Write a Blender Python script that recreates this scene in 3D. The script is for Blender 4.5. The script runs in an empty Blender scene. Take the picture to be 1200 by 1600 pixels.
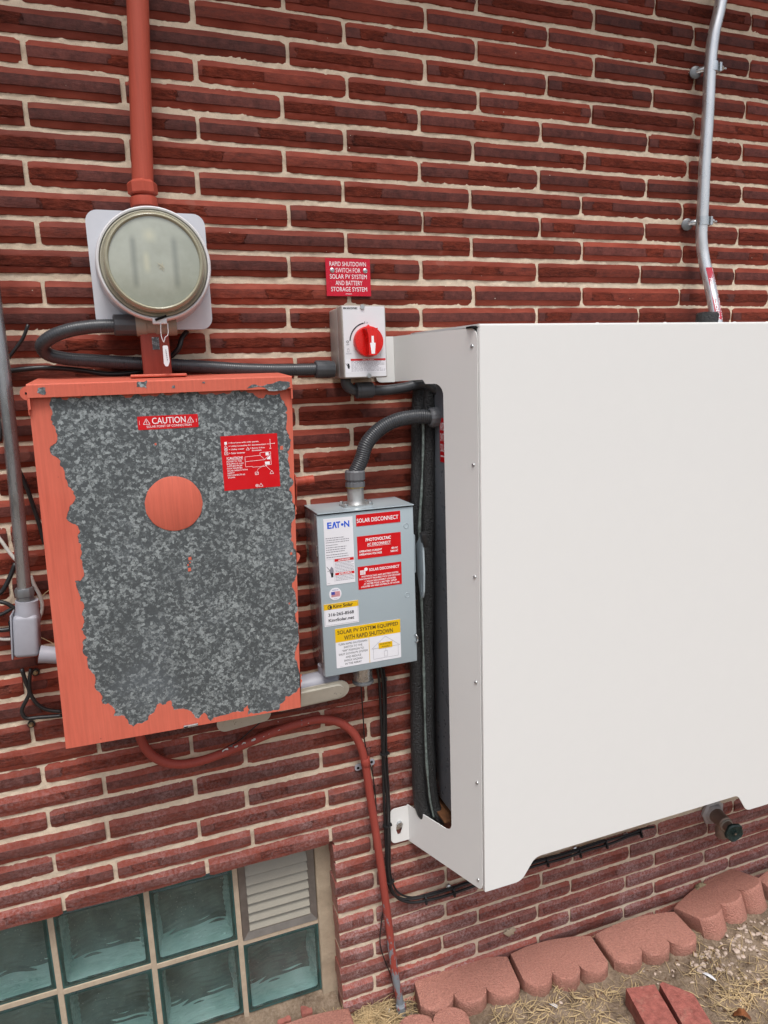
import bpy, bmesh, math, random
import numpy as np
from mathutils import Vector, Matrix
from mathutils.geometry import tessellate_polygon
PI = math.pi
scene = bpy.context.scene

# ------------------------------------------------------------------ camera
cam_data = bpy.data.cameras.new('camera')
camera = bpy.data.objects.new('camera', cam_data)
scene.collection.objects.link(camera)
cam_data.sensor_fit = 'VERTICAL'
cam_data.sensor_height = 24.0
cam_data.sensor_width = 18.0
cam_data.lens = 1074.32 / 1600.0 * 24.0
cam_data.clip_start = 0.02
cam_data.clip_end = 300.0
M = [[0.940148, -0.338914, -0.035494], [-0.095501, -0.162061, -0.982148], [0.327112, 0.926754, -0.184728]]            # world -> camera (x right, y down, z forward)
POS = (-0.3491, -1.5063, 1.6841)
camera.matrix_world = Matrix(((M[0][0], -M[1][0], -M[2][0], POS[0]),
                              (M[0][1], -M[1][1], -M[2][1], POS[1]),
                              (M[0][2], -M[1][2], -M[2][2], POS[2]),
                              (0, 0, 0, 1)))
scene.camera = camera

# ------------------------------------------------------------------ sky, sun, exposure
SUN_EL, SUN_AZ = math.radians(64), math.radians(186)      # azimuth clockwise from +Y: behind the photographer
world = bpy.data.worlds.new('World')
scene.world = world
world.use_nodes = True
wn = world.node_tree
wn.nodes.clear()
sky = wn.nodes.new('ShaderNodeTexSky')
sky.sky_type = 'NISHITA'
sky.sun_disc = False
sky.sun_elevation = SUN_EL
sky.sun_rotation = SUN_AZ
sky.dust_density = 4.0
sky.ozone_density = 1.0
hsv = wn.nodes.new('ShaderNodeHueSaturation')
hsv.inputs['Saturation'].default_value = 0.50
bg = wn.nodes.new('ShaderNodeBackground')
bg.inputs['Strength'].default_value = 0.138
wo = wn.nodes.new('ShaderNodeOutputWorld')
wn.links.new(sky.outputs[0], hsv.inputs['Color'])
wn.links.new(hsv.outputs[0], bg.inputs['Color'])
wn.links.new(bg.outputs[0], wo.inputs[0])
sun_data = bpy.data.lights.new('sun', 'SUN')
sun_data.energy = 1.5
sun_data.angle = math.radians(20)
sun_data.color = (1.0, 0.985, 0.96)
sun = bpy.data.objects.new('sun', sun_data)
scene.collection.objects.link(sun)
sdir = Vector((math.sin(SUN_AZ) * math.cos(SUN_EL), math.cos(SUN_AZ) * math.cos(SUN_EL), math.sin(SUN_EL)))
sun.rotation_euler = sdir.to_track_quat('Z', 'Y').to_euler()
sun.location = (0, -4, 6)
scene.view_settings.view_transform = 'Standard'
scene.view_settings.look = 'None'
scene.view_settings.gamma = 1.0
scene.view_settings.use_curve_mapping = False
scene.view_settings.exposure = 0.48

C = scene.collection
rng = random.Random(7)

# ------------------------------------------------------------------ materials
def N(nt, typ, **kw):
    n = nt.nodes.new(typ)
    for k, v in kw.items():
        if k in n.inputs: n.inputs[k].default_value = v
        else: setattr(n, k, v)
    return n

def new_mat(name):
    m = bpy.data.materials.new(name)
    m.use_nodes = True
    nt = m.node_tree
    bsdf = nt.nodes['Principled BSDF']
    return m, nt, bsdf

def ramp(nt, src, stops):
    r = nt.nodes.new('ShaderNodeValToRGB')
    cr = r.color_ramp
    while len(cr.elements) < len(stops): cr.elements.new(0.5)
    for e, (p, c) in zip(cr.elements, stops):
        e.position = p
        e.color = (c, c, c, 1) if isinstance(c, (int, float)) else (*c, 1)
    nt.links.new(src, r.inputs[0])
    return r.outputs[0]

def mixc(nt, fac, a, b, mode='MIX'):
    n = nt.nodes.new('ShaderNodeMix')
    n.data_type = 'RGBA'
    n.blend_type = mode
    for idx, v in ((0, fac), (6, a), (7, b)):
        if isinstance(v, bpy.types.NodeSocket): nt.links.new(v, n.inputs[idx])
        elif idx == 0: n.inputs[0].default_value = v
        else: n.inputs[idx].default_value = (*v, 1)
    return n.outputs[2]

def math_n(nt, op, a, b=None, clamp=False):
    n = nt.nodes.new('ShaderNodeMath')
    n.operation = op
    n.use_clamp = clamp
    for i, v in enumerate((a, b)):
        if v is None: continue
        if isinstance(v, bpy.types.NodeSocket): nt.links.new(v, n.inputs[i])
        else: n.inputs[i].default_value = v
    return n.outputs[0]

def coords(nt, kind='Object', scale=(1, 1, 1), rand=0.0):
    tc = nt.nodes.new('ShaderNodeTexCoord')
    out = tc.outputs[kind]
    if kind == 'World':
        pass
    mp = nt.nodes.new('ShaderNodeMapping')
    mp.inputs['Scale'].default_value = scale
    nt.links.new(out, mp.inputs['Vector'])
    if rand:
        oi = nt.nodes.new('ShaderNodeObjectInfo')
        s = math_n(nt, 'MULTIPLY', oi.outputs['Random'], rand)
        cb = nt.nodes.new('ShaderNodeCombineXYZ')
        nt.links.new(s, cb.inputs[0]); nt.links.new(s, cb.inputs[1]); nt.links.new(s, cb.inputs[2])
        nt.links.new(cb.outputs[0], mp.inputs['Location'])
    return mp.outputs[0]

def noise(nt, vec, scale, detail=4, rough=0.6, dist=0.0):
    n = N(nt, 'ShaderNodeTexNoise', Scale=scale, Detail=detail, Roughness=rough, Distortion=dist)
    nt.links.new(vec, n.inputs['Vector'])
    return n.outputs[0]

def bump(nt, bsdf, height, strength=0.3, dist=0.001, prev=None):
    b = N(nt, 'ShaderNodeBump', Strength=strength, Distance=dist)
    nt.links.new(height, b.inputs['Height'])
    if prev is not None: nt.links.new(prev, b.inputs['Normal'])
    nt.links.new(b.outputs[0], bsdf.inputs['Normal'])
    return b.outputs[0]

def simple(name, col, rough=0.5, metal=0.0, var=0.12, scale=30, bmp=0.15, bscale=200, bdist=0.0005,
           dirt=0.0, dirtcol=(0.12, 0.10, 0.08), stretch=(1, 1, 1), coat=0.0, rvar=0.1, rand=0.0):
    m, nt, b = new_mat(name)
    v = coords(nt, 'Object', stretch, rand)
    n1 = noise(nt, v, scale, 5)
    lo = tuple(max(0, c * (1 - var)) for c in col)
    hi = tuple(min(1, c * (1 + var)) for c in col)
    c = mixc(nt, ramp(nt, n1, [(0.3, 0), (0.7, 1)]), lo, hi)
    if dirt:
        n2 = noise(nt, v, scale * 0.6, 8, 0.75)
        c = mixc(nt, ramp(nt, n2, [(0.62 - dirt * 0.15, 0), (0.8, min(1, dirt * 1.5))]), c, dirtcol)
    nt.links.new(c, b.inputs['Base Color'])
    n3 = noise(nt, v, scale * 2, 3)
    nt.links.new(ramp(nt, n3, [(0.3, max(0, rough - rvar)), (0.7, min(1, rough + rvar))]), b.inputs['Roughness'])
    b.inputs['Metallic'].default_value = metal
    b.inputs['Specular IOR Level'].default_value = 0.1 if rough > 0.7 else 0.4
    b.inputs['Coat Weight'].default_value = coat
    if bmp: bump(nt, b, noise(nt, v, bscale, 3), bmp, bdist)
    return m

def brick_material(name, bevel_z=0.0112, loose=False):
    m, nt, b = new_mat(name)
    v = coords(nt, 'Object', (0.285, 1, 1), 37.0)          # brick meshes are one unit long and scaled
    vstretch = coords(nt, 'Object', (0.11, 1, 1), 21.0)
    geo = nt.nodes.new('ShaderNodeNewGeometry')
    oi = nt.nodes.new('ShaderNodeObjectInfo')
    rnd = oi.outputs['Random']
    wn_ = nt.nodes.new('ShaderNodeTexWhiteNoise'); wn_.noise_dimensions = '1D'
    nt.links.new(rnd, wn_.inputs['W'])
    rnd2 = wn_.outputs['Value']
    tcp = nt.nodes.new('ShaderNodeTexCoord')
    sep = nt.nodes.new('ShaderNodeSeparateXYZ'); nt.links.new(tcp.outputs['Object'], sep.inputs[0])
    att = nt.nodes.new('ShaderNodeAttribute'); att.attribute_name = 'face'
    facem = att.outputs['Fac']
    edge = noise(nt, v, 90, 4)
    fm = math_n(nt, 'ADD', facem, math_n(nt, 'MULTIPLY', math_n(nt, 'SUBTRACT', edge, 0.5), 0.9))
    fm = ramp(nt, fm, [(0.46, 0), (0.54, 1)])
    att2 = nt.nodes.new('ShaderNodeAttribute'); att2.attribute_name = 'rough'
    rm = math_n(nt, 'ADD', att2.outputs['Fac'], math_n(nt, 'MULTIPLY', math_n(nt, 'SUBTRACT', noise(nt, v, 38, 6, 0.7), 0.5), 1.5))
    rm = ramp(nt, rm, [(0.44, 0), (0.56, 1)])
    # smooth ribbed edges: orange red
    bev = mixc(nt, ramp(nt, noise(nt, vstretch, 40, 5), [(0.3, 0), (0.7, 1)]), (0.150, 0.0205, 0.0092), (0.250, 0.049, 0.028))
    # face: dark burnt crust or rough broken orange clay
    crust = mixc(nt, ramp(nt, noise(nt, v, 60, 6, 0.7), [(0.3, 0), (0.7, 1)]), (0.052, 0.0125, 0.0095), (0.138, 0.038, 0.0295))
    clay = mixc(nt, ramp(nt, noise(nt, vstretch, 120, 6, 0.75), [(0.3, 0), (0.68, 1)]), (0.062, 0.0095, 0.0050), (0.220, 0.038, 0.019))
    face = mixc(nt, rm, crust, clay)
    col = mixc(nt, fm, bev, face)
    # occasional brick is all orange
    allor = ramp(nt, rnd2, [(0.72, 0), (0.76, 0.8)])
    col = mixc(nt, allor, col, mixc(nt, fm, bev, clay))
    # per brick value shift
    val = ramp(nt, rnd, [(0.0, 0.72), (1.0, 1.28)])
    col = mixc(nt, 1.0, col, val, 'MULTIPLY')
    # dust and pale bloom near the ground (soil splash, dried salts)
    sepw = nt.nodes.new('ShaderNodeSeparateXYZ'); nt.links.new(geo.outputs['Position'], sepw.inputs[0])
    low = nt.nodes.new('ShaderNodeMapRange')
    nt.links.new(sepw.outputs['Z'], low.inputs[0])
    low.inputs[1].default_value = 1.15; low.inputs[2].default_value = 0.25
    low.inputs[3].default_value = 0.0; low.inputs[4].default_value = 1.0
    wsplat = noise(nt, geo.outputs['Position'], 9, 4)
    bl = math_n(nt, 'MULTIPLY', low.outputs[0], ramp(nt, noise(nt, v, 150, 6, 0.8), [(0.42, 0), (0.60, 1)]))
    bl = math_n(nt, 'MULTIPLY', bl, ramp(nt, wsplat, [(0.36, 0.12), (0.62, 0.75)]))
    col = mixc(nt, bl, col, (0.42, 0.31, 0.31))
    col = mixc(nt, math_n(nt, 'MULTIPLY', low.outputs[0], 0.15), col, (0.40, 0.20, 0.175))
    # paler scuffed blotches and tiny paint / mortar specks
    scuff = ramp(nt, noise(nt, geo.outputs['Position'], 13, 3, 0.5), [(0.69, 0), (0.72, 0.40)])
    col = mixc(nt, scuff, col, (0.26, 0.09, 0.065))
    vor = N(nt, 'ShaderNodeTexVoronoi', Scale=38.0); nt.links.new(v, vor.inputs['Vector'])
    sp = ramp(nt, vor.outputs['Distance'], [(0.035, 0.85), (0.055, 0)])
    gate = ramp(nt, noise(nt, v, 21, 2), [(0.56, 0), (0.60, 1)])
    col = mixc(nt, math_n(nt, 'MULTIPLY', sp, gate), col, (0.62, 0.55, 0.46))
    nt.links.new(col, b.inputs['Base Color'])
    b.inputs['Specular IOR Level'].default_value = 0.22
    rgh = mixc(nt, fm, (0.62, 0.62, 0.62), (0.58, 0.58, 0.58))
    rgh2 = mixc(nt, low.outputs[0], rgh, (0.34, 0.34, 0.34))
    rr = mixc(nt, math_n(nt, 'MULTIPLY', rm, fm), rgh2, (0.85, 0.85, 0.85))
    nt.links.new(rr, b.inputs['Roughness'])
    b1 = bump(nt, b, noise(nt, v, 420, 4, 0.7), 0.35, 0.0010)
    n2 = noise(nt, vstretch, 150, 8, 0.75)
    h2 = math_n(nt, 'MULTIPLY', math_n(nt, 'MULTIPLY', n2, fm), math_n(nt, 'ADD', math_n(nt, 'MULTIPLY', rm, 2.2), 0.6))
    bump(nt, b, h2, 1.0, 0.0034, b1)
    return m

def mortar_material(name, col=(0.645, 0.530, 0.405)):
    m, nt, b = new_mat(name)
    geo = nt.nodes.new('ShaderNodeNewGeometry'); v = geo.outputs['Position']
    c = mixc(nt, ramp(nt, noise(nt, v, 35, 6, 0.7), [(0.3, 0), (0.7, 1)]), tuple(x * 0.86 for x in col), tuple(min(1, x * 1.12) for x in col))
    st = ramp(nt, noise(nt, v, 7, 5, 0.7), [(0.50, 0), (0.72, 0.55)])
    c = mixc(nt, st, c, (0.42, 0.345, 0.26))
    sp = ramp(nt, noise(nt, v, 600, 3, 0.7), [(0.58, 0), (0.68, 0.5)])
    c = mixc(nt, sp, c, (0.22, 0.18, 0.14))
    nt.links.new(c, b.inputs['Base Color'])
    b.inputs['Roughness'].default_value = 0.92
    b.inputs['Specular IOR Level'].default_value = 0.1
    b1 = bump(nt, b, noise(nt, v, 500, 5, 0.75), 0.6, 0.0012)
    bump(nt, b, noise(nt, v, 110, 4, 0.6), 0.5, 0.002, b1)
    return m

def spangle_material(name, world_scale=1.0):
    m, nt, b = new_mat(name)
    v0 = coords(nt, 'Object', (1, 1, 1))
    nz = N(nt, 'ShaderNodeTexNoise', Scale=240.0, Detail=2.0)
    nt.links.new(v0, nz.inputs['Vector'])
    vm = nt.nodes.new('ShaderNodeVectorMath'); vm.operation = 'SUBTRACT'; vm.inputs[1].default_value = (0.5, 0.5, 0.5)
    nt.links.new(nz.outputs['Color'], vm.inputs[0])
    vs = nt.nodes.new('ShaderNodeVectorMath'); vs.operation = 'SCALE'; vs.inputs['Scale'].default_value = 0.007
    nt.links.new(vm.outputs[0], vs.inputs[0])
    va = nt.nodes.new('ShaderNodeVectorMath'); va.operation = 'ADD'
    nt.links.new(v0, va.inputs[0]); nt.links.new(vs.outputs[0], va.inputs[1])
    v = va.outputs[0]
    def cells(sc):
        vo = N(nt, 'ShaderNodeTexVoronoi', Scale=sc, Randomness=1.0)
        nt.links.new(v, vo.inputs['Vector'])
        s = nt.nodes.new('ShaderNodeSeparateColor'); nt.links.new(vo.outputs['Color'], s.inputs[0])
        return s.outputs[0], s.outputs[1]
    a, a2 = cells(185.0)
    bb, b2 = cells(360.0)
    w = noise(nt, v0, 14, 4, 0.6)
    t = math_n(nt, 'ADD', math_n(nt, 'MULTIPLY', a, 0.62), math_n(nt, 'MULTIPLY', bb, 0.38))
    t = math_n(nt, 'ADD', t, math_n(nt, 'MULTIPLY', math_n(nt, 'SUBTRACT', w, 0.5), 0.55))
    c = ramp(nt, t, [(0.26, (0.078, 0.089, 0.094)), (0.48, (0.098, 0.112, 0.118)), (0.64, (0.185, 0.208, 0.213)), (0.95, (0.36, 0.40, 0.405))])
    hz = ramp(nt, noise(nt, v0, 5, 5, 0.6), [(0.55, 0), (0.75, 0.30)])
    c = mixc(nt, hz, c, (0.20, 0.23, 0.26))
    nt.links.new(c, b.inputs['Base Color'])
    b.inputs['Metallic'].default_value = 0.35
    nt.links.new(ramp(nt, b2, [(0, 0.42), (1, 0.68)]), b.inputs['Roughness'])
    bump(nt, b, a2, 0.12, 0.0006)
    return m

def paint_material(name, col, streak=True, chips=0.0):
    m, nt, b = new_mat(name)
    v = coords(nt, 'Object', (1, 1, 1))
    vs = coords(nt, 'Object', (9, 9, 0.35))
    n1 = noise(nt, vs, 22, 6, 0.7)
    n2 = noise(nt, v, 5, 5, 0.6)
    c = mixc(nt, ramp(nt, n1, [(0.28, 0), (0.72, 1)]), tuple(x * 0.82 for x in col), tuple(min(1, x * 1.12) for x in col))
    c = mixc(nt, ramp(nt, n2, [(0.35, 0), (0.75, 0.35)]), c, (min(1, col[0] * 1.2), col[1] * 1.6, col[2] * 1.7))
    dk = ramp(nt, noise(nt, vs, 60, 7, 0.8), [(0.70, 0), (0.76, 0.45)])
    c = mixc(nt, dk, c, (col[0] * 0.45, col[1] * 0.4, col[2] * 0.45))
    vor = N(nt, 'ShaderNodeTexVoronoi', Scale=45.0); nt.links.new(v, vor.inputs['Vector'])
    g = ramp(nt, noise(nt, v, 12, 2), [(0.60, 0), (0.64, 1)])
    c = mixc(nt, math_n(nt, 'MULTIPLY', ramp(nt, vor.outputs['Distance'], [(0.05, 0.8), (0.09, 0)]), g), c, (0.10, 0.03, 0.03))
    if chips:
        ch = ramp(nt, noise(nt, coords(nt, 'Object', (1, 1, 0.4)), 26, 5, 0.6), [(0.70 - chips * 0.1, 0), (0.705 - chips * 0.1, 1)])
        c = mixc(nt, ch, c, (0.16, 0.18, 0.19))
        gp_ = nt.nodes.new('ShaderNodeNewGeometry'); sz_ = nt.nodes.new('ShaderNodeSeparateXYZ'); nt.links.new(gp_.outputs['Position'], sz_.inputs[0])
        lo_ = nt.nodes.new('ShaderNodeMapRange'); nt.links.new(sz_.outputs[2], lo_.inputs[0])
        lo_.inputs[1].default_value = 0.50; lo_.inputs[2].default_value = 0.03; lo_.inputs[3].default_value = 0.0; lo_.inputs[4].default_value = 0.30
        wr = math_n(nt, 'ADD', noise(nt, coords(nt, 'Object', (1, 1, 0.35)), 55, 6, 0.7), lo_.outputs[0])
        c = mixc(nt, ramp(nt, wr, [(0.70, 0), (0.72, 1)]), c, (0.19, 0.21, 0.23))
    nt.links.new(c, b.inputs['Base Color'])
    nt.links.new(ramp(nt, n1, [(0.2, 0.48), (0.8, 0.64)]), b.inputs['Roughness'])
    b.inputs['Specular IOR Level'].default_value = 0.25
    b1 = bump(nt, b, n1, 0.15, 0.0006)
    bump(nt, b, noise(nt, v, 260, 3), 0.12, 0.0006, b1)
    return m

MT = {}
MT['brick'] = brick_material('fired_brick')
MT['mortar'] = mortar_material('sand_mortar')
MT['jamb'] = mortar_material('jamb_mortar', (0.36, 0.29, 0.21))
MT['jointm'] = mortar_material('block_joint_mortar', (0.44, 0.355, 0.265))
MT['spangle'] = spangle_material('galvanised_spangle')
MT['redpaint'] = paint_material('salmon_red_paint', (0.550, 0.118, 0.075))
MT['pipepaint'] = paint_material('brick_red_pipe_paint', (0.40, 0.070, 0.042))
MT['conduitpaint'] = paint_material('worn_conduit_paint', (0.29, 0.052, 0.038), chips=0.25)
MT['shadednipple'] = paint_material('shaded_nipple_paint', (0.27, 0.048, 0.032))  # red paint darkened to put the shade on the nipple into its colour
MT['white'] = simple('white_powder_coat', (0.715, 0.715, 0.70), 0.45, var=0.005, bmp=0.05, bscale=1200, bdist=0.0002, coat=0.1, rvar=0.02)
MT['edgegap'] = simple('gap_black', (0.012, 0.012, 0.013), 0.8)
MT['meterplate'] = simple('brushed_grey_steel', (0.53, 0.54, 0.575), 0.42, 0.15, 0.06, 14, 0.08, 300, dirt=0.15, dirtcol=(0.36, 0.36, 0.37))
MT['alu'] = simple('bright_aluminium', (0.72, 0.72, 0.74), 0.32, 0.1, 0.03, 10, 0.0, rvar=0.03)
MT['steel'] = simple('zinc_steel', (0.52, 0.54, 0.55), 0.30, 0.9, 0.12, 60, 0.1)
MT['emt'] = simple('galvanised_conduit', (0.62, 0.63, 0.64), 0.32, 0.75, 0.14, 40, 0.12, 150, dirt=0.25, dirtcol=(0.30, 0.29, 0.28), stretch=(1, 1, 0.4))
MT['darkpipe'] = simple('dull_grey_conduit', (0.36, 0.37, 0.385), 0.27, 0.85, 0.12, 30, 0.1, 150, dirt=0.3, dirtcol=(0.10, 0.10, 0.10), stretch=(1, 1, 0.25))
MT['castgrey'] = simple('grey_cast_enamel', (0.315, 0.32, 0.36), 0.42, 0.0, 0.06, 30, 0.25, 120, 0.0008)
MT['cast'] = simple('die_cast_zinc', (0.40, 0.405, 0.40), 0.38, 0.6, 0.1, 60, 0.3, 200)
MT['darkcast'] = simple('dark_cast_fitting', (0.17, 0.175, 0.18), 0.4, 0.5, 0.12, 60, 0.3, 200)
MT['coverplate'] = simple('cast_cover_nickel', (0.47, 0.45, 0.39), 0.36, 0.35, 0.06, 40, 0.1)
MT['boxgrey'] = simple('grey_enamel', (0.33, 0.395, 0.43), 0.32, 0.0, 0.015, 10, 0.05, 600, 0.0002, coat=0.3, rvar=0.02)
MT['pvc'] = simple('dark_grey_pvc', (0.060, 0.064, 0.070), 0.36, 0.0, 0.12, 40, 0.08)
MT['flex'] = simple('dark_grey_flex_conduit', (0.040, 0.043, 0.048), 0.34, 0.0, 0.15, 40, 0.10, dirt=0.12, dirtcol=(0.12, 0.115, 0.11))
MT['nut'] = simple('grey_plastic_nut', (0.125, 0.130, 0.140), 0.42, 0.0, 0.08, 40, 0.08)
MT['black'] = simple('black_cable_jacket', (0.016, 0.016, 0.017), 0.38, 0.0, 0.2, 60, 0.1, dirt=0.2, dirtcol=(0.07, 0.06, 0.055))
MT['whitecable'] = simple('white_cable_jacket', (0.55, 0.54, 0.50), 0.5, 0, 0.1, 60, 0.1, dirt=0.2)
MT['foam'] = simple('black_foam_insulation', (0.022, 0.023, 0.024), 0.45, 0.0, 0.6, 300, 1.0, 260, 0.006)
MT['tealseam'] = simple('taped_seam', (0.13, 0.16, 0.15), 0.5, 0.0, 0.5, 120, 0.4)
MT['unitgrey'] = simple('inner_unit_grey', (0.13, 0.14, 0.155), 0.34, 0.0, 0.05, 20, 0.08)
MT['labelred'] = simple('label_red', (0.56, 0.003, 0.008), 0.35, 0, 0.03, 20, 0)
MT['signred'] = simple('sign_crimson', (0.50, 0.002, 0.022), 0.32, 0, 0.03, 20, 0)
MT['labelwhite'] = simple('label_white', (0.72, 0.72, 0.76), 0.4, 0, 0.02, 20, 0)
MT['labelyellow'] = simple('label_yellow', (0.72, 0.44, 0.002), 0.38, 0, 0.03, 20, 0)
MT['ink'] = simple('ink_black', (0.016, 0.016, 0.02), 0.45, 0, 0.05, 20, 0)
MT['inkgrey'] = simple('ink_grey', (0.22, 0.21, 0.25), 0.5, 0, 0.05, 20, 0)
MT['inkwhite'] = simple('ink_white', (0.82, 0.80, 0.82), 0.45, 0, 0.02, 20, 0)
MT['inkblue'] = simple('ink_blue', (0.008, 0.09, 0.60), 0.4, 0, 0.03, 20, 0)
MT['inknavy'] = simple('flag_navy', (0.05, 0.07, 0.33), 0.45, 0, 0.03, 20, 0)
MT['inkpink'] = simple('flag_red', (0.60, 0.16, 0.18), 0.45, 0, 0.03, 20, 0)
MT['switchwhite'] = simple('switch_white_plastic', (0.66, 0.665, 0.69), 0.38, 0, 0.02, 20, 0.08)
MT['switchgrey'] = simple('switch_beige_grey', (0.36, 0.335, 0.305), 0.42, 0, 0.02, 20, 0.08)
MT['knob'] = simple('knob_red', (0.62, 0.008, 0.006), 0.28, 0, 0.03, 20, 0.03, coat=0.3)
MT['gasket'] = simple('meter_gasket', (0.42, 0.40, 0.32), 0.5, 0, 0.08, 30, 0.05)
MT['brass'] = simple('weathered_brass', (0.27, 0.20, 0.16), 0.5, 0.4, 0.15, 60, 0.3, 200, dirt=0.3, dirtcol=(0.34, 0.31, 0.28))
MT['wheelgreen'] = simple('dark_green_handwheel', (0.018, 0.038, 0.034), 0.4, 0.1, 0.6, 150, 0.5, 220, 0.002, dirt=0.5, dirtcol=(0.16, 0.16, 0.13))
MT['paver'] = simple('red_concrete', (0.43, 0.20, 0.155), 0.9, 0.0, 0.20, 210, 1.0, 240, 0.0060, dirt=0.4, dirtcol=(0.47, 0.33, 0.27), rand=3)
MT['oldbrick'] = simple('loose_red_brick', (0.30, 0.100, 0.082), 0.85, 0.0, 0.30, 60, 0.9, 200, 0.003, dirt=0.5, dirtcol=(0.36, 0.22, 0.17), rand=20)
MT['straw'] = simple('dry_straw', (0.52, 0.39, 0.22), 0.75, 0.0, 0.35, 12, 0)
MT['pebble'] = simple('pebble', (0.44, 0.35, 0.29), 0.8, 0.0, 0.4, 22, 0.3, 200)
MT['leaf'] = simple('dead_leaf', (0.20, 0.070, 0.025), 0.6, 0.0, 0.4, 60, 0.5, 120, 0.002)
MT['feather'] = simple('pale_feather', (0.62, 0.62, 0.64), 0.8, 0.0, 0.15, 200, 0.2)
MT['stone'] = simple('lichened_stone', (0.26, 0.21, 0.13), 0.9, 0.0, 0.5, 60, 0.8, 150, 0.003)
MT['vent'] = simple('vent_plastic', (0.27, 0.25, 0.205), 0.48, 0.0, 0.05, 30, 0.35, 300, 0.0008, dirt=0.25, dirtcol=(0.36, 0.33, 0.29))
MT['ventframe'] = simple('vent_frame_aluminium', (0.19, 0.175, 0.16), 0.40, 0.5, 0.15, 40, 0.15)

def add_splash(m, top=0.085, amt=0.75, col=(0.20, 0.135, 0.095)):
    nt = m.node_tree; b = nt.nodes['Principled BSDF']
    src = b.inputs['Base Color'].links[0].from_socket
    g = nt.nodes.new('ShaderNodeNewGeometry'); sp = nt.nodes.new('ShaderNodeSeparateXYZ'); nt.links.new(g.outputs['Position'], sp.inputs[0])
    mr = nt.nodes.new('ShaderNodeMapRange'); nt.links.new(sp.outputs[2], mr.inputs[0])
    mr.inputs[1].default_value = top; mr.inputs[2].default_value = top - 0.045; mr.inputs[3].default_value = 0.0; mr.inputs[4].default_value = 1.0
    n = noise(nt, g.outputs['Position'], 45, 6, 0.7)
    f = math_n(nt, 'MULTIPLY', mr.outputs[0], ramp(nt, n, [(0.35, 0.3), (0.6, 1.0)]))
    nt.links.new(mixc(nt, math_n(nt, 'MULTIPLY', f, amt), src, col), b.inputs['Base Color'])
add_splash(MT['paver'], 0.072)  # soil at the block bases; its brown also stands for shade on the sides
add_splash(MT['oldbrick'], 0.080, 0.6)

def soil_material():
    m, nt, b = new_mat('dry_soil')
    geo = nt.nodes.new('ShaderNodeNewGeometry'); v = geo.outputs['Position']
    c = mixc(nt, ramp(nt, noise(nt, v, 12, 8, 0.75), [(0.3, 0), (0.7, 1)]), (0.090, 0.060, 0.040), (0.36, 0.270, 0.190))
    c = mixc(nt, ramp(nt, noise(nt, v, 130, 6, 0.8), [(0.45, 0), (0.75, 0.55)]), c, (0.50, 0.40, 0.31))
    c = mixc(nt, ramp(nt, noise(nt, v, 260, 4, 0.8), [(0.60, 0), (0.75, 0.7)]), c, (0.09, 0.055, 0.038))
    nt.links.new(c, b.inputs['Base Color'])
    b.inputs['Roughness'].default_value = 0.95
    b.inputs['Specular IOR Level'].default_value = 0.1
    b1 = bump(nt, b, noise(nt, v, 330, 6, 0.8), 0.9, 0.004)
    bump(nt, b, noise(nt, v, 70, 6, 0.7), 0.8, 0.008, b1)
    return m
MT['soil'] = soil_material()

# ------------------------------------------------------------------ object helpers
def obj(name, bm, m, parent=None, smooth=False, angle=None):
    me = bpy.data.meshes.new(name)
    if isinstance(bm, bmesh.types.BMesh):
        bmesh.ops.recalc_face_normals(bm, faces=bm.faces)
        bm.to_mesh(me); bm.free()
    else:
        me.from_pydata(bm[0], [], bm[1])
    me.materials.append(MT[m] if isinstance(m, str) else m)
    o = bpy.data.objects.new(name, me)
    C.objects.link(o)
    if smooth:
        me.polygons.foreach_set('use_smooth', [True] * len(me.polygons))
        if angle is not None: me.set_sharp_from_angle(angle=math.radians(angle))
        me.update()
    attach(o, parent)
    return o

def attach(o, parent):
    if parent is not None:
        o.parent = parent
        root = parent
        T = Matrix()
        while root is not None:
            T = Matrix.Translation(root.location) @ T
            root = root.parent if False else None
        o.matrix_parent_inverse = parent['_inv'] if False else Matrix.Translation(-Vector(parent.location)) if parent.type == 'EMPTY' else Matrix()

def thing(name, loc, label, cat, group=None, kind=None):
    o = bpy.data.objects.new(name, None)
    o.empty_display_size = 0.05
    C.objects.link(o)
    o.location = loc
    return tag(o, label, cat, group, kind)

def tag(o, label=None, cat=None, group=None, kind=None):
    if label: o['label'] = label
    if cat: o['category'] = cat
    if group: o['group'] = group
    if kind: o['kind'] = kind
    return o

def add_box(bm, x0, x1, y0, y1, z0, z1, bev=0.0, seg=2):
    t = bmesh.new()
    r = bmesh.ops.create_cube(t, size=1.0)
    bmesh.ops.scale(t, verts=t.verts, vec=(x1 - x0, y1 - y0, z1 - z0))
    bmesh.ops.translate(t, verts=t.verts, vec=((x0 + x1) / 2, (y0 + y1) / 2, (z0 + z1) / 2))
    if bev:
        bmesh.ops.bevel(t, geom=t.edges[:], offset=bev, segments=seg, profile=0.5, affect='EDGES')
    merge(bm, t)

def merge(bm, t, mtx=None):
    if mtx is not None: bmesh.ops.transform(t, matrix=mtx, verts=t.verts)
    me = bpy.data.meshes.new('t'); t.to_mesh(me); t.free()
    bm.from_mesh(me); bpy.data.meshes.remove(me)

def box_bm(*a, **k):
    bm = bmesh.new(); add_box(bm, *a, **k); return bm

def frame_of(d):
    d = Vector(d).normalized()
    u = d.cross(Vector((0, 0, 1)))
    if u.length < 1e-3: u = d.cross(Vector((1, 0, 0)))
    u.normalize()
    return d, u, d.cross(u).normalized()

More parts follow.
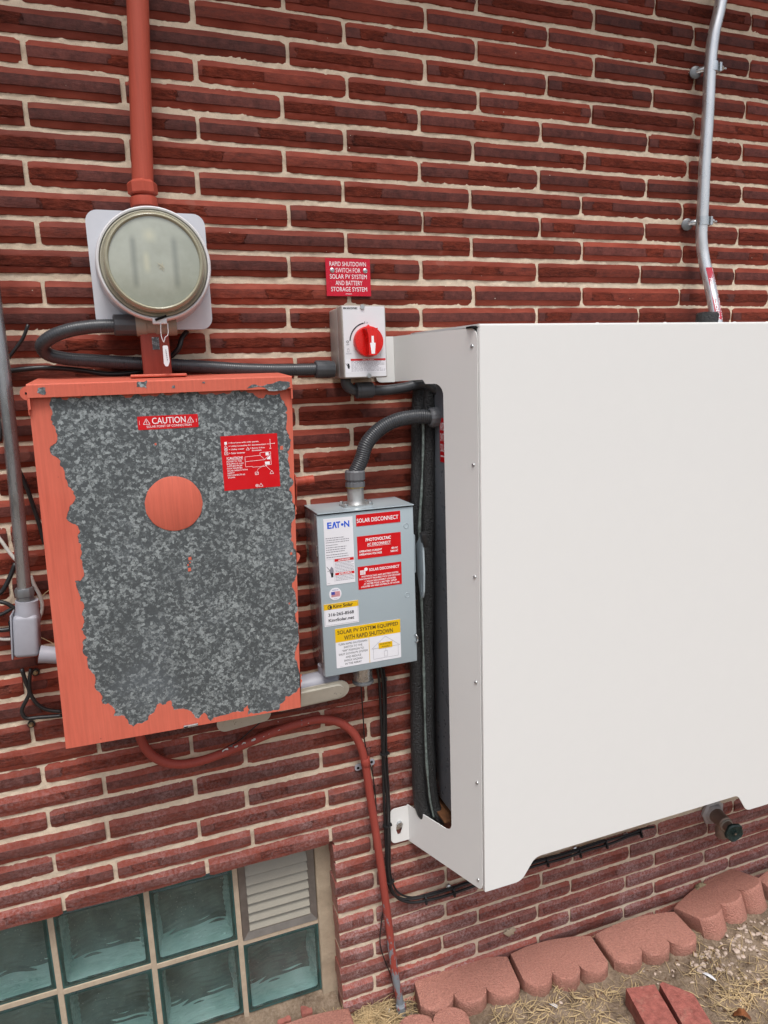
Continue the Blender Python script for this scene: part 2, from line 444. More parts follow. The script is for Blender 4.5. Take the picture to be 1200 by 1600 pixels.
def add_lathe(bm, prof, origin, axis, segs=32, flute=0, flute_amp=0.0, caps=True):
    """prof: list of (radius, distance along axis)"""
    d, u, w = frame_of(axis)
    o = Vector(origin)
    rings = []
    for (r, h) in prof:
        ring = []
        for i in range(segs):
            a = 2 * PI * i / segs
            rr = r
            if flute and r > 0: rr = r - (flute_amp if (i * flute * 2 // segs) % 2 else 0.0)
            ring.append(bm.verts.new(o + d * h + (u * math.cos(a) + w * math.sin(a)) * rr))
        rings.append(ring)
    for a, b in zip(rings, rings[1:]):
        for i in range(segs):
            j = (i + 1) % segs
            bm.faces.new((a[i], a[j], b[j], b[i]))
    if caps:
        bm.faces.new(list(reversed(rings[0]))); bm.faces.new(rings[-1])

def lathe(*a, **k):
    bm = bmesh.new(); add_lathe(bm, *a, **k); return bm

def catmull(pts, step=0.004):
    P = [Vector(p) for p in pts]
    P = [P[0] * 2 - P[1]] + P + [P[-1] * 2 - P[-2]]
    out = []
    for i in range(1, len(P) - 2):
        p0, p1, p2, p3 = P[i - 1:i + 3]
        # centripetal spacing
        t0 = 0; t1 = t0 + max(1e-5, (p1 - p0).length ** 0.5); t2 = t1 + max(1e-5, (p2 - p1).length ** 0.5); t3 = t2 + max(1e-5, (p3 - p2).length ** 0.5)
        n = max(2, int((p2 - p1).length / step))
        for k in range(n):
            t = t1 + (t2 - t1) * k / n
            a1 = p0 * ((t1 - t) / (t1 - t0)) + p1 * ((t - t0) / (t1 - t0))
            a2 = p1 * ((t2 - t) / (t2 - t1)) + p2 * ((t - t1) / (t2 - t1))
            a3 = p2 * ((t3 - t) / (t3 - t2)) + p3 * ((t - t2) / (t3 - t2))
            b1 = a1 * ((t2 - t) / (t2 - t0)) + a2 * ((t - t0) / (t2 - t0))
            b2 = a2 * ((t3 - t) / (t3 - t1)) + a3 * ((t - t1) / (t3 - t1))
            out.append(b1 * ((t2 - t) / (t2 - t1)) + b2 * ((t - t1) / (t2 - t1)))
    out.append(P[-2].copy())
    return out

def add_tube(bm, pts, r, segs=16, smoothpath=True, step=0.004, rib=0.0, pitch=0.004, wob=0.0):
    path = catmull(pts, step) if smoothpath else [Vector(p) for p in pts]
    # tangent and parallel transport
    T = []
    for i in range(len(path)):
        a = path[max(0, i - 1)]; b = path[min(len(path) - 1, i + 1)]
        T.append((b - a).normalized())
    _, u, _ = frame_of(T[0])
    rings = []; s = 0.0
    ph = rng.random() * 10
    for i, p in enumerate(path):
        if i: s += (p - path[i - 1]).length
        t = T[i]
        u = (u - t * u.dot(t)).normalized()
        w = t.cross(u)
        rr = r
        if rib: rr = r - rib * (0.5 + 0.5 * math.cos(2 * PI * s / pitch))
        if wob: rr = rr + wob * (math.sin(s * 31 + ph) * 0.6 + math.sin(s * 73 + ph * 2) * 0.4)
        rings.append([bm.verts.new(p + (u * math.cos(2 * PI * k / segs) + w * math.sin(2 * PI * k / segs)) * rr) for k in range(segs)])
    for a, b in zip(rings, rings[1:]):
        for k in range(segs):
            j = (k + 1) % segs
            bm.faces.new((a[k], a[j], b[j], b[k]))
    bm.faces.new(list(reversed(rings[0]))); bm.faces.new(rings[-1])

def tube(*a, **k):
    bm = bmesh.new(); add_tube(bm, *a, **k); return bm

def round_poly(pts, radii, seg=6):
    """corner-rounded 2D polygon"""
    n = len(pts); out = []
    for i in range(n):
        p = Vector(pts[i]); a = Vector(pts[i - 1]); b = Vector(pts[(i + 1) % n]); r = radii[i] if isinstance(radii, (list, tuple)) else radii
        if r <= 0: out.append(tuple(p)); continue
        da = (a - p).normalized(); db = (b - p).normalized()
        ang = da.angle(db)
        tl = min(r / math.tan(ang / 2), (a - p).length * 0.49, (b - p).length * 0.49)
        r2 = tl * math.tan(ang / 2)
        c = p + (da + db).normalized() * (r2 / math.sin(ang / 2))
        s = p + da * tl - c; e = p + db * tl - c
        a0 = math.atan2(s.y, s.x); a1 = math.atan2(e.y, e.x)
        d = a1 - a0
        while d > PI: d -= 2 * PI
        while d < -PI: d += 2 * PI
        for k in range(seg + 1):
            t = a0 + d * k / seg
            out.append((c.x + r2 * math.cos(t), c.y + r2 * math.sin(t)))
    return out

def add_plate(bm, loops, org, U, V, thick, bev=0.0):
    """extruded polygon (with holes); loops in 2D, org + u*U + v*V, thickness along U x V"""
    org = Vector(org); U = Vector(U); V = Vector(V); Nn = U.cross(V).normalized()
    flat = [p for l in loops for p in l]
    tris = tessellate_polygon([[Vector((p[0], p[1], 0)) for p in l] for l in loops])
    A = [bm.verts.new(org + U * p[0] + V * p[1]) for p in flat]
    B = [bm.verts.new(org + U * p[0] + V * p[1] + Nn * thick) for p in flat]
    for t in tris:
        try:
            bm.faces.new([A[i] for i in t]); bm.faces.new([B[i] for i in reversed(t)])
        except ValueError: pass
    k = 0
    for l in loops:
        n = len(l)
        for i in range(n):
            j = (i + 1) % n
            try: bm.faces.new((A[k + i], A[k + j], B[k + j], B[k + i]))
            except ValueError: pass
        k += n

def plate(*a, **k):
    bm = bmesh.new(); add_plate(bm, *a, **k); return bm

XZ = ((1, 0, 0), (0, 0, 1))     # U x V = (0,-1,0): thickness grows towards the viewer
def wall_plate(loops, y, thick): return plate(loops, (0, y, 0), XZ[0], XZ[1], thick)
def rect(x0, x1, z0, z1): return [(x0, z0), (x1, z0), (x1, z1), (x0, z1)]

_tcache = {}
def text_mesh(s, weight):
    k = (s, weight)
    if k in _tcache: return _tcache[k]
    cu = bpy.data.curves.new('t', 'FONT'); cu.body = s; cu.size = 1.0; cu.offset = weight; cu.resolution_u = 3
    o = bpy.data.objects.new('t', cu); C.objects.link(o)
    dg = bpy.context.evaluated_depsgraph_get()
    me = o.evaluated_get(dg).to_mesh()
    vs = [v.co.copy() for v in me.vertices]; fs = [tuple(p.vertices) for p in me.polygons]
    o.evaluated_get(dg).to_mesh_clear()
    bpy.data.objects.remove(o); bpy.data.curves.remove(cu)
    xs = [v.x for v in vs]; ys = [v.y for v in vs]
    r = ([((v.x - min(xs)) / (max(xs) - min(xs)), (v.y - min(ys)) / (max(ys) - min(ys))) for v in vs], fs)
    _tcache[k] = r
    return r

class Print:
    """a printed label: a thin sheet with flat lettering on it. u,v fractions from the top left"""
    def __init__(s, x0, z0, x1, z1, y, m, parent, name='label', r=0.0, label=None, thick=0.0006, org=None, U=None, V=None):
        s.x0, s.z0, s.x1, s.z1, s.y, s.parent = x0, min(z0, z1), x1, max(z0, z1), y, parent
        s.U = U; s.V = V; s.org = org
        pl = rect(s.x0, s.x1, s.z0, s.z1)
        if r: pl = round_poly(pl, r, 4)
        if U: bm = plate([pl], org, U, V, thick)
        else: bm = wall_plate([pl], y, thick)
        s.o = obj(name, bm, m, parent)
        if label: s.o['label'] = label
        s.lay = {}
        s.th = thick
    def P(s, u, v, lift=0.0):
        a = s.x0 + (s.x1 - s.x0) * u; b = s.z1 - (s.z1 - s.z0) * v
        if s.U:
            n = Vector(s.U).cross(Vector(s.V)).normalized()
            return Vector(s.org) + Vector(s.U) * a + Vector(s.V) * b + n * (s.th + lift)
        return Vector((a, s.y - s.th - lift, b))
    def poly(s, pts, m, lift=0.0002):
        vs, fs = s.lay.setdefault((m, lift), ([], []))
        k = len(vs)
        vs.extend(s.P(u, v, lift) for u, v in pts)
        if len(pts) <= 4: fs.append(tuple(range(k, k + len(pts))))
        else:
            for t in tessellate_polygon([[Vector((u, v, 0)) for u, v in pts]]): fs.append(tuple(k + i for i in t))
    def rect(s, u0, v0, u1, v1, m, lift=0.0002): s.poly([(u0, v0), (u1, v0), (u1, v1), (u0, v1)], m, lift)
    def line(s, a, b, w, m, lift=0.0003):
        W = s.x1 - s.x0; H = s.z1 - s.z0
        ax, ay, bx, by = a[0] * W, a[1] * H, b[0] * W, b[1] * H
        d = math.hypot(bx - ax, by - ay) or 1; nx, ny = -(by - ay) / d * w / 2, (bx - ax) / d * w / 2
        s.poly([((ax + nx) / W, (ay + ny) / H), ((bx + nx) / W, (by + ny) / H), ((bx - nx) / W, (by - ny) / H), ((ax - nx) / W, (ay - ny) / H)], m, lift)
    def frame(s, u0, v0, u1, v1, w, m):
        for a, b in (((u0, v0), (u1, v0)), ((u1, v0), (u1, v1)), ((u1, v1), (u0, v1)), ((u0, v1), (u0, v0))): s.line(a, b, w, m)
    def ring(s, c, r, m, r2=0.0, n=24, a0=0, a1=2 * PI, lift=0.0003):
        W = s.x1 - s.x0; H = s.z1 - s.z0
        q = lambda a, rr: (c[0] + math.cos(a) * rr / W, c[1] + math.sin(a) * rr / H)
        for i in range(n):
            a = a0 + (a1 - a0) * i / n; b = a0 + (a1 - a0) * (i + 1) / n
            if r2: s.poly([q(a, r), q(b, r), q(b, r2), q(a, r2)], m, lift)
            else: s.poly([c, q(a, r), q(b, r)], m, lift)
    def text(s, st, u0, v0, u1, v1, m, weight=0.0, lift=0.0003, rot=0):
        P, F = text_mesh(st, weight)
        vs, fs = s.lay.setdefault((m, lift), ([], []))
        k = len(vs)
        for (a, b) in P:
            if rot == 90: vs.append(s.P(u1 - (u1 - u0) * (1 - b), v0 + (v1 - v0) * a, lift))
            else: vs.append(s.P(u0 + (u1 - u0) * a, v1 - (v1 - v0) * b, lift))
        fs.extend(tuple(k + i for i in f) for f in F)
    def fine(s, u0, v0, u1, v1, rows, m, seed=1, fill=0.55):
        """print too small to read in the photograph: broken lines"""
        r = random.Random(seed); h = (v1 - v0) / rows
        for i in range(rows):
            u = u0; end = u1 - (r.random() * 0.25 * (u1 - u0) if r.random() < 0.5 else 0)
            while u < end:
                w = (u1 - u0) * r.uniform(0.03, 0.11)
                s.rect(u, v0 + h * (i + 0.25), min(u + w, end), v0 + h * (i + 0.25 + fill * 0.6), m)
                u += w + (u1 - u0) * 0.018
    def done(s):
        for (m, l), (vs, fs) in s.lay.items():
            n = obj('lettering', ([tuple(v) for v in vs], fs), m, None)
            n.parent = s.o; n['kind'] = 'stuff'
            if s.parent is not None: pass

def screw(parent, p, axis, r=0.005, m='steel', name='screw', hexa=False, h=0.003):
    if hexa: bm = lathe([(r, 0), (r, h), (r * 0.85, h + 0.0008)], p, axis, 6)
    else: bm = lathe([(r, 0), (r, h * 0.35), (r * 0.8, h * 0.8), (r * 0.3, h), (r * 0.28, h * 0.6), (0.0003, h * 0.6)], p, axis, 16)
    return obj(name, bm, m, parent, True, 35)

# ------------------------------------------------------------------ the brick wall
PITCH = 0.05204
HALF = 0.1524
ODD = -0.0324
JT = {-2: (-0.0077, 0.0040, {6: 0.918, 8: 1.219}), -1: (-0.0061, 0.0131, {3: 0.439, 5: 0.744, 7: 1.039}), 0: (-0.0061, 0.0098, {0: 0.007, 2: 0.316, 4: 0.620, 6: 0.925, 8: 1.221}), 1: (0.0006, 0.0140, {-1: -0.171, 1: 0.132, 3: 0.438, 5: 0.746, 7: 1.046}), 2: (0.0004, 0.0079, {-2: -0.298, 0: 0.011, 2: 0.313, 4: 0.618, 6: 0.919, 8: 1.216}), 3: (0.0019, 0.0140, {-3: -0.476, -1: -0.174, 1: 0.134, 3: 0.441, 5: 0.743, 7: 1.050}), 4: (0.0042, -0.0060, {-2: -0.311, 0: -0.007, 2: 0.296, 4: 0.603, 6: 0.910, 8: 1.213}), 5: (0.0022, 0.0045, {-3: -0.484, -1: -0.178, 1: 0.125, 3: 0.426, 5: 0.728, 7: 1.037}), 6: (0.0040, -0.0073, {-2: -0.314, 0: -0.008, 2: 0.294, 4: 0.599, 6: 0.909, 8: 1.219}), 7: (0.0054, -0.0051, {-3: -0.495, -1: -0.188, 1: 0.116, 3: 0.418, 5: 0.719, 7: 1.026}), 8: (0.0028, -0.0048, {0: -0.006, 2: 0.299, 4: 0.603, 6: 0.908, 8: 1.216}), 9: (0.0050, -0.0019, {-3: -0.489, 1: 0.117, 3: 0.420, 5: 0.722, 7: 1.030}), 10: (0.0043, -0.0111, {0: -0.011, 2: 0.292, 4: 0.596, 6: 0.899, 8: 1.210}), 11: (-0.0012, -0.0018, {-3: -0.491, 1: 0.119, 3: 0.424, 5: 0.724, 7: 1.028}), 12: (0.0032, -0.0149, {0: -0.019, 2: 0.289, 4: 0.595, 6: 0.898, 8: 1.206}), 13: (0.0052, -0.0068, {-1: -0.192}), 14: (0.0021, -0.0092, {0: -0.010}), 15: (-0.0119, -0.0025, {1: 0.117}), 16: (0.0000, -0.0126, {0: -0.013}), 17: (0.0008, -0.0079, {1: 0.111}), 18: (0.0012, -0.0072, {0: -0.008}), 28: (-0.0036, -0.0042, {-4: -0.614}), 29: (-0.0113, -0.0014, {-3: -0.491}), 30: (0.0043, 0.0051, {-4: -0.605, -2: -0.300, 0: 0.006}), 31: (0.0015, 0.0011, {-3: -0.490, -1: -0.182, 1: 0.121}), 32: (0.0021, 0.0015, {-4: -0.607, -2: -0.301, 0: -0.003}), 33: (-0.0037, -0.0017, {-3: -0.494, -1: -0.187, 1: 0.123}), 34: (-0.0006, 0.0038, {-4: -0.607, -2: -0.301, 0: 0.006}), 35: (-0.0042, 0.0022, {-3: -0.488, -1: -0.181}), 36: (-0.0011, 0.0113, {-4: -0.600, -2: -0.291}), 39: (-0.0021, 0.0020, {1: 0.122}), 40: (0.0027, 0.0173, {2: 0.322}), 41: (-0.0069, -0.0041, {1: 0.117, 7: 1.029, 9: 1.329}), 42: (0.0006, 0.0125, {2: 0.318, 4: 0.620, 6: 0.928, 8: 1.226}), 43: (-0.0008, -0.0077, {1: 0.112, 3: 0.417, 5: 0.720, 7: 1.022}), 44: (0.0037, 0.0019, {2: 0.306, 4: 0.608, 6: 0.916, 8: 1.219}), 45: (0.0042, -0.0101, {1: 0.109, 3: 0.412, 5: 0.718, 7: 1.026, 9: 1.325}), 46: (0.0048, 0.0022, {6: 0.914})}
def row_z(r): return 2.45 - PITCH * r + (max(-0.0035, min(0.0035, JT[r][0] * 0.75)) if r in JT else random.Random(r * 7 + 1).uniform(-0.0015, 0.0015))
def joint_x(r, k):
    if r in JT:
        if k in JT[r][2]: return JT[r][2][k]
        return k * HALF + (ODD if r % 2 else 0) + JT[r][1] * 0.8
    return k * HALF + (ODD if r % 2 else 0) + random.Random(r * 101 + k).uniform(-0.008, 0.008)

OPEN_X, OPEN_Z, OPEN_L = 0.016, 0.556, -1.30     # the window opening: left of OPEN_X, below OPEN_Z
wall = thing('brick_wall', (0.3, 0.0, 0.0), 'long house wall of ribbed dark red roman bricks laid in pale sandy mortar', 'wall')

NX = 30
def brick_variant(seed, depth=0.030):
    """unit brick, 1 long, real height and depth; ribbed front: bevel, rough face, bevel"""
    r = random.Random(seed)
    H = 0.0436
    fz = 0.0098
    prof = [(0.030, H / 2), (0.0025, H / 2), (0.0, H / 2 - 0.0008), (-0.0050, 0.0122), (-0.0064, 0.0100), (-0.0082, 0.0092), (-0.0088, 0.005),
            (-0.0092, 0.0), (-0.0088, -0.005), (-0.0082, -0.0090), (-0.0052, -0.0100), (-0.0042, -0.0122), (0.0, -H / 2 + 0.0008), (0.0025, -H / 2), (0.030, -H / 2)]
    facew = [0, 0, 0, 0, 0.15, 0.9, 1, 1, 1, 0.95, 0.25, 0, 0, 0, 0]
    # rough broken zones along the brick
    zones = []
    for _ in range(r.choice([0, 1, 1, 2])):
        c = r.uniform(0, 1); w = r.uniform(0.12, 0.42); zones.append((c - w, c + w))
    def rz(x):
        return max([0.0] + [min(1, max(0, min(x - a, b - x) / 0.11)) for a, b in zones])
    ph = [r.uniform(0, 99) for _ in range(6)]
    def wav(x, k, f): return math.sin(x * f + ph[k]) * 0.6 + math.sin(x * f * 2.7 + ph[(k + 1) % 6]) * 0.4
    verts = []; fa = []; ro = []
    for i in range(NX + 1):
        x = i / NX - 0.5
        e = min(1, min(i, NX - i) / 1.0)
        cap = 0.0 if e > 0 else 1.0
        for j, (y, z) in enumerate(prof):
            yy, zz, xx = y, z, x
            zone = rz(i / NX)
            if 2 <= j <= 12:
                zz += wav(x, j % 5, 9) * 0.0005
                yy += wav(x, (j + 2) % 5, 14) * 0.00035
            if j in (0, 1, 2, 12, 13, 14): zz += (wav(x, 0 if z > 0 else 3, 7) * 0.0007 + r.uniform(-1, 1) * 0.0004)
            if 4 <= j <= 10:
                yy += zone * (r.uniform(-0.0008, 0.0022) + 0.0006)
                zz += zone * r.uniform(-0.0008, 0.0008)
            if cap and 1 <= j <= 13:
                yy += 0.0022; zz *= 0.975
            if i in (0, NX): xx += r.uniform(-0.002, 0.002)
            verts.append((xx, yy, zz)); fa.append(facew[j]); ro.append(zone)
    n = len(prof); faces = []
    for i in range(NX):
        for j in range(n - 1):
            a = i * n + j
            faces.append((a, a + n, a + n + 1, a + 1))
    verts = [(p[0], p[1] * 0.68 if p[1] < 0 else p[1], p[2]) for p in verts]
    faces.append(tuple(range(n)))
    faces.append(tuple(reversed(range(NX * n, NX * n + n))))
    return verts, faces, fa, ro

VARS = []
for s in range(26):
    v, f, fa, ro = brick_variant(100 + s)
    VARS.append((v, f, fa, ro))
def variant_mesh(v, f, fa, ro, name='brick'):
    me = bpy.data.meshes.new(name); me.from_pydata(v, [], f)
    me.materials.append(MT['brick'])
    a = me.attributes.new('face', 'FLOAT', 'POINT'); a.data.foreach_set('value', fa)
    a = me.attributes.new('rough', 'FLOAT', 'POINT'); a.data.foreach_set('value', ro)
    me.polygons.foreach_set('use_smooth', [True] * len(me.polygons))
    me.set_sharp_from_angle(angle=math.radians(24))
    return me
VM = [variant_mesh(*v) for v in VARS]

f_px = 1074.32
def to_px(P):
    d = [P[i] - POS[i] for i in range(3)]
    c = [sum(M[r][i] * d[i] for i in range(3)) for r in range(3)]
    if c[2] < 0.05: return None
    return 600 + f_px * c[0] / c[2], 800 + f_px * c[1] / c[2], c[2]
def shows(x0, x1, z):
    """share of the brick that the photograph shows (frame, steel cabinet and white cover hide the rest)"""
    n = 0
    for t in (0.03, 0.25, 0.5, 0.75, 0.97):
        p = to_px((x0 + (x1 - x0) * t, 0, z))
        if p is None: continue
        u, v, _ = p
        if not (-4 < u < 1204 and -4 < v < 1604): continue
        if 110 < u < 450 and 620 < v < 1100: continue
        if u > 765 and 520 < v < 1215: continue
        n += 1
    return n
bricks = []
for r in range(-12, 49):
    z = row_z(r)
    for k in range(-15 if r % 2 else -16, 21, 2):
        x0, x1 = joint_x(r, k) + 0.0045, joint_x(r, k + 2) - 0.0045
        rr = random.Random(r * 57 + k)
        x0 += rr.uniform(-0.001, 0.001); x1 += rr.uniform(-0.001, 0.001)
        if z < OPEN_Z + 0.012:
            if x0 > OPEN_L - 0.25 and x1 < OPEN_X + 0.02: continue
            if OPEN_L < x0 < OPEN_X + 0.05: x0 = OPEN_X + rr.uniform(-0.002, 0.003)
        if x1 - x0 < 0.03: continue
        bricks.append((shows(x0, x1, z), r, x0, x1, z))
vis = sorted([b for b in bricks if b[0] > 0], key=lambda b: -b[0])
single = set(map(lambda b: b[1:], vis[:300]))
rest_v, rest_f, rest_fa, rest_ro = [], [], [], []
def corner_brick(v): return v[2] < OPEN_X + 0.01 and v[4] < OPEN_Z + 0.012
for b in bricks:
    _, r, x0, x1, z = b
    rr = random.Random(int(r * 991 + x0 * 1000))
    vi = rr.randrange(len(VM)); L = x1 - x0
    rot = rr.uniform(-0.004, 0.004); dy = rr.uniform(-0.0012, 0.0012)
    deep = corner_brick(b)
    if b[1:] in single:
        me = VM[vi]
        if deep:
            v = [(p[0], 0.082 if p[1] > 0.02 else p[1], p[2]) for p in VARS[vi][0]]
            me = variant_mesh(v, *VARS[vi][1:])
        o = bpy.data.objects.new('brick', me); C.objects.link(o)
        o.location = ((x0 + x1) / 2, dy, z); o.rotation_euler = (rr.uniform(-0.02, 0.02), rot, 0)
        o.scale = (L, 1, 0.97 + rr.uniform(0, 0.05))
        o.parent = wall; o.matrix_parent_inverse = Matrix.Translation(-Vector(wall.location))
    else:
        v, f, fa, ro = VARS[vi]
        kk = len(rest_v)
        rest_v.extend((p[0] * L + (x0 + x1) / 2, p[1] + dy, p[2] + z) for p in v)
        rest_f.extend(tuple(i + kk for i in q) for q in f)
        rest_fa.extend(fa); rest_ro.extend(ro)
ro_ = bpy.data.objects.new('brick_remainder', variant_mesh(rest_v, rest_f, rest_fa, rest_ro, 'brick_remainder'))
C.objects.link(ro_); ro_.parent = wall; ro_.matrix_parent_inverse = Matrix.Translation(-Vector(wall.location)); ro_['kind'] = 'stuff'

# mortar: one finely uneven sheet, squeezed a little over the brick edges
def vnoise(X, Z, s, seed):
    g = np.random.RandomState(seed).rand(256, 256).astype(np.float32)
    x = X * s; z = Z * s
    xi = np.floor(x).astype(int); zi = np.floor(z).astype(int); fx = x - xi; fz = z - zi
    fx = fx * fx * (3 - 2 * fx); fz = fz * fz * (3 - 2 * fz)
    G = lambda a, b: g[a % 256, b % 256]
    return (G(xi, zi) * (1 - fx) + G(xi + 1, zi) * fx) * (1 - fz) + (G(xi, zi + 1) * (1 - fx) + G(xi + 1, zi + 1) * fx) * fz - 0.5

def grid_obj(name, xs, zs, hole, m, parent):
    X, Z = np.meshgrid(xs, zs, indexing='ij')
    Y = 0.0020 + vnoise(X, Z, 90, 1) * 0.0020 + vnoise(X, Z, 210, 2) * 0.0020 + vnoise(X, Z, 22, 3) * 0.0016 + vnoise(X, Z, 6, 4) * 0.001
    co = np.stack([X, Y, Z], -1).reshape(-1, 3).astype(np.float32)
    nx, nz = len(xs), len(zs)
    I = np.arange((nx - 1) * (nz - 1)); a = (I // (nz - 1)) * nz + I % (nz - 1)
    q = np.stack([a, a + nz, a + nz + 1, a + 1], -1)
    cx = co[q[:, 0], 0]; cz = co[q[:, 0], 2]
    q = q[~hole(cx, cz)]
    me = bpy.data.meshes.new(name)
    me.vertices.add(len(co)); me.vertices.foreach_set('co', co.ravel())
    me.loops.add(q.size); me.loops.foreach_set('vertex_index', q.ravel().astype(np.int32))
    me.polygons.add(len(q)); me.polygons.foreach_set('loop_start', np.arange(0, q.size, 4, dtype=np.int32))
    me.update(calc_edges=True)
    me.polygons.foreach_set('use_smooth', [True] * len(q))
    me.materials.append(MT[m])
    o = bpy.data.objects.new(name, me); C.objects.link(o)
    if parent: attach(o, parent)
    return o
mortar = grid_obj('mortar', np.concatenate([np.arange(-2.3, -1.45, 0.02), np.arange(-1.45, 2.35, 0.0042), np.arange(2.35, 3.2, 0.02)]), np.concatenate([np.arange(-0.12, 2.83, 0.0036), np.arange(2.83, 3.11, 0.012)]), lambda x, z: (x > OPEN_L - 0.12) & (x < OPEN_X + 0.004) & (z < OPEN_Z + 0.004), 'mortar', wall)
# joint mortar that turns into the window reveal, and the soffit under the lowest course over the window
bm = box_bm(OPEN_X + 0.004, OPEN_X + 0.12, 0.004, 0.10, -0.12, OPEN_Z, 0.001)
obj('reveal_mortar', bm, 'mortar', wall)
bm = box_bm(-1.45, OPEN_X + 0.004, 0.010, 0.10, OPEN_Z + 0.002, OPEN_Z + 0.02, 0.002)
obj('soffit_mortar', bm, 'mortar', wall)
# small blob of spilt mortar low on the wall
bl = bmesh.new(); bmesh.ops.create_icosphere(bl, subdivisions=3, radius=1)
c = Vector((0.5128, -0.0070, 0.1339))
for v in bl.verts:
    k = 1 + 0.25 * math.sin(v.co.x * 7 + v.co.z * 5)
    v.co = Vector((v.co.x * 0.018 * k, v.co.y * 0.004, v.co.z * 0.012 * k)) + c
obj('mortar_blob', bl, 'jamb', wall, True)
# the roof eave above the wall
eave = thing('roof_eave', (0.3, -0.3, 3.1), 'white boarded roof eave above the brick wall, over the top of the picture', 'eave')
obj('soffit', box_bm(-5.0, 6.0, -0.38, 0.0, 3.10, 3.12), 'white', eave)
obj('fascia', box_bm(-5.0, 6.0, -0.405, -0.382, 3.06, 3.25), 'white', eave)
# ------------------------------------------------------------------ ground
gx = np.concatenate([np.arange(-8, -1.2, 0.4), np.arange(-1.2, 2.2, 0.0085), np.arange(2.2, 9, 0.4)])
gy = np.concatenate([np.arange(-9, -1.3, 0.4), np.arange(-1.3, 0.12, 0.0085)])
X, Y = np.meshgrid(gx, gy, indexing='ij')
near = ((X > -1.2) & (X < 2.2) & (Y > -1.3)).astype(np.float32)
Zg = 0.012 + 0.024 / (1 + np.exp((Y + 0.085) / 0.012)) + near * (vnoise(X, Y, 70, 11) * 0.010 + vnoise(X, Y, 26, 12) * 0.013 + vnoise(X, Y, 9, 13) * 0.016 + vnoise(X, Y, 130, 15) * 0.006)
Zg += 0.03 * np.exp(-((X - 0.09) ** 2 + (Y + 0.03) ** 2) / 0.006)
Zg += 0.02 * np.exp(-((X - 1.2) ** 2 + (Y + 0.16) ** 2) / 0.01)
Zg += np.where((X < 0.02) & (Y > -0.005), 0.035, 0)
co = np.stack([X, Y, Zg], -1).reshape(-1, 3).astype(np.float32)
nx, ny = len(gx), len(gy)
I = np.arange((nx - 1) * (ny - 1)); a = (I // (ny - 1)) * ny + I % (ny - 1)
q = np.stack([a, a + ny, a + ny + 1, a + 1], -1)
me = bpy.data.meshes.new('ground')
me.vertices.add(len(co)); me.vertices.foreach_set('co', co.ravel())
me.loops.add(q.size); me.loops.foreach_set('vertex_index', q.ravel().astype(np.int32))
me.polygons.add(len(q)); me.polygons.foreach_set('loop_start', np.arange(0, q.size, 4, dtype=np.int32))
me.update(calc_edges=True); me.polygons.foreach_set('use_smooth', [True] * len(q)); me.materials.append(MT['soil'])
ground = bpy.data.objects.new('ground', me); C.objects.link(ground); ground['kind'] = 'structure'
def gz(x, y):
    i = int(np.searchsorted(gx, x)) - 1; j = int(np.searchsorted(gy, y)) - 1
    return float(Zg[max(0, min(nx - 1, i)), max(0, min(ny - 1, j))])

# ------------------------------------------------------------------ basement window of glass blocks, with vent
win = thing('basement_window', (-0.5, 0.06, 0.085), 'basement window of teal glass blocks set back under the brick wall at lower left', 'window')
WY = 0.058
def glass_mat():
    m, nt, b = new_mat('wavy_glass')
    v = coords(nt, 'Object', (1, 1, 1), 11.0)
    b.inputs['Base Color'].default_value = (0.80, 0.93, 0.915, 1)
    b.inputs['Roughness'].default_value = 0.03
    b.inputs['Transmission Weight'].default_value = 1.0
    b.inputs['IOR'].default_value = 1.5
    return m
MT['glass'] = glass_mat()
def cavity_mat():
    m, nt, b = new_mat('glass_block_body')
    v = coords(nt, 'Object', (1, 1, 1), 11.0)
    w = N(nt, 'ShaderNodeTexNoise', Scale=9.0, Detail=3.0, Distortion=1.2); nt.links.new(v, w.inputs['Vector'])
    c = mixc(nt, ramp(nt, w.outputs[0], [(0.35, 0), (0.65, 1)]), (0.36, 0.52, 0.50), (0.60, 0.74, 0.72))
    nt.links.new(c, b.inputs['Base Color'])
    b.inputs['Roughness'].default_value = 0.12
    bump(nt, b, noise(nt, coords(nt, 'Object', (0.6, 6, 4), 11.0), 26, 2, 0.5, 0.6), 0.6, 0.004)
    return m
MT['cavity'] = cavity_mat()
MT['rimglass'] = simple('glass_block_rim', (0.035, 0.095, 0.090), 0.10, 0.0, 0.35, 20, 0.1, 60, 0.001, coat=0.6)
MT['darkroom'] = simple('dusty_inner_glass', (0.16, 0.19, 0.185), 0.14, 0.0, 0.5, 12, 0.6, 14, 0.006)
MT['dustfleck'] = simple('dust_flecks', (0.40, 0.44, 0.42), 0.8, 0, 0.2)
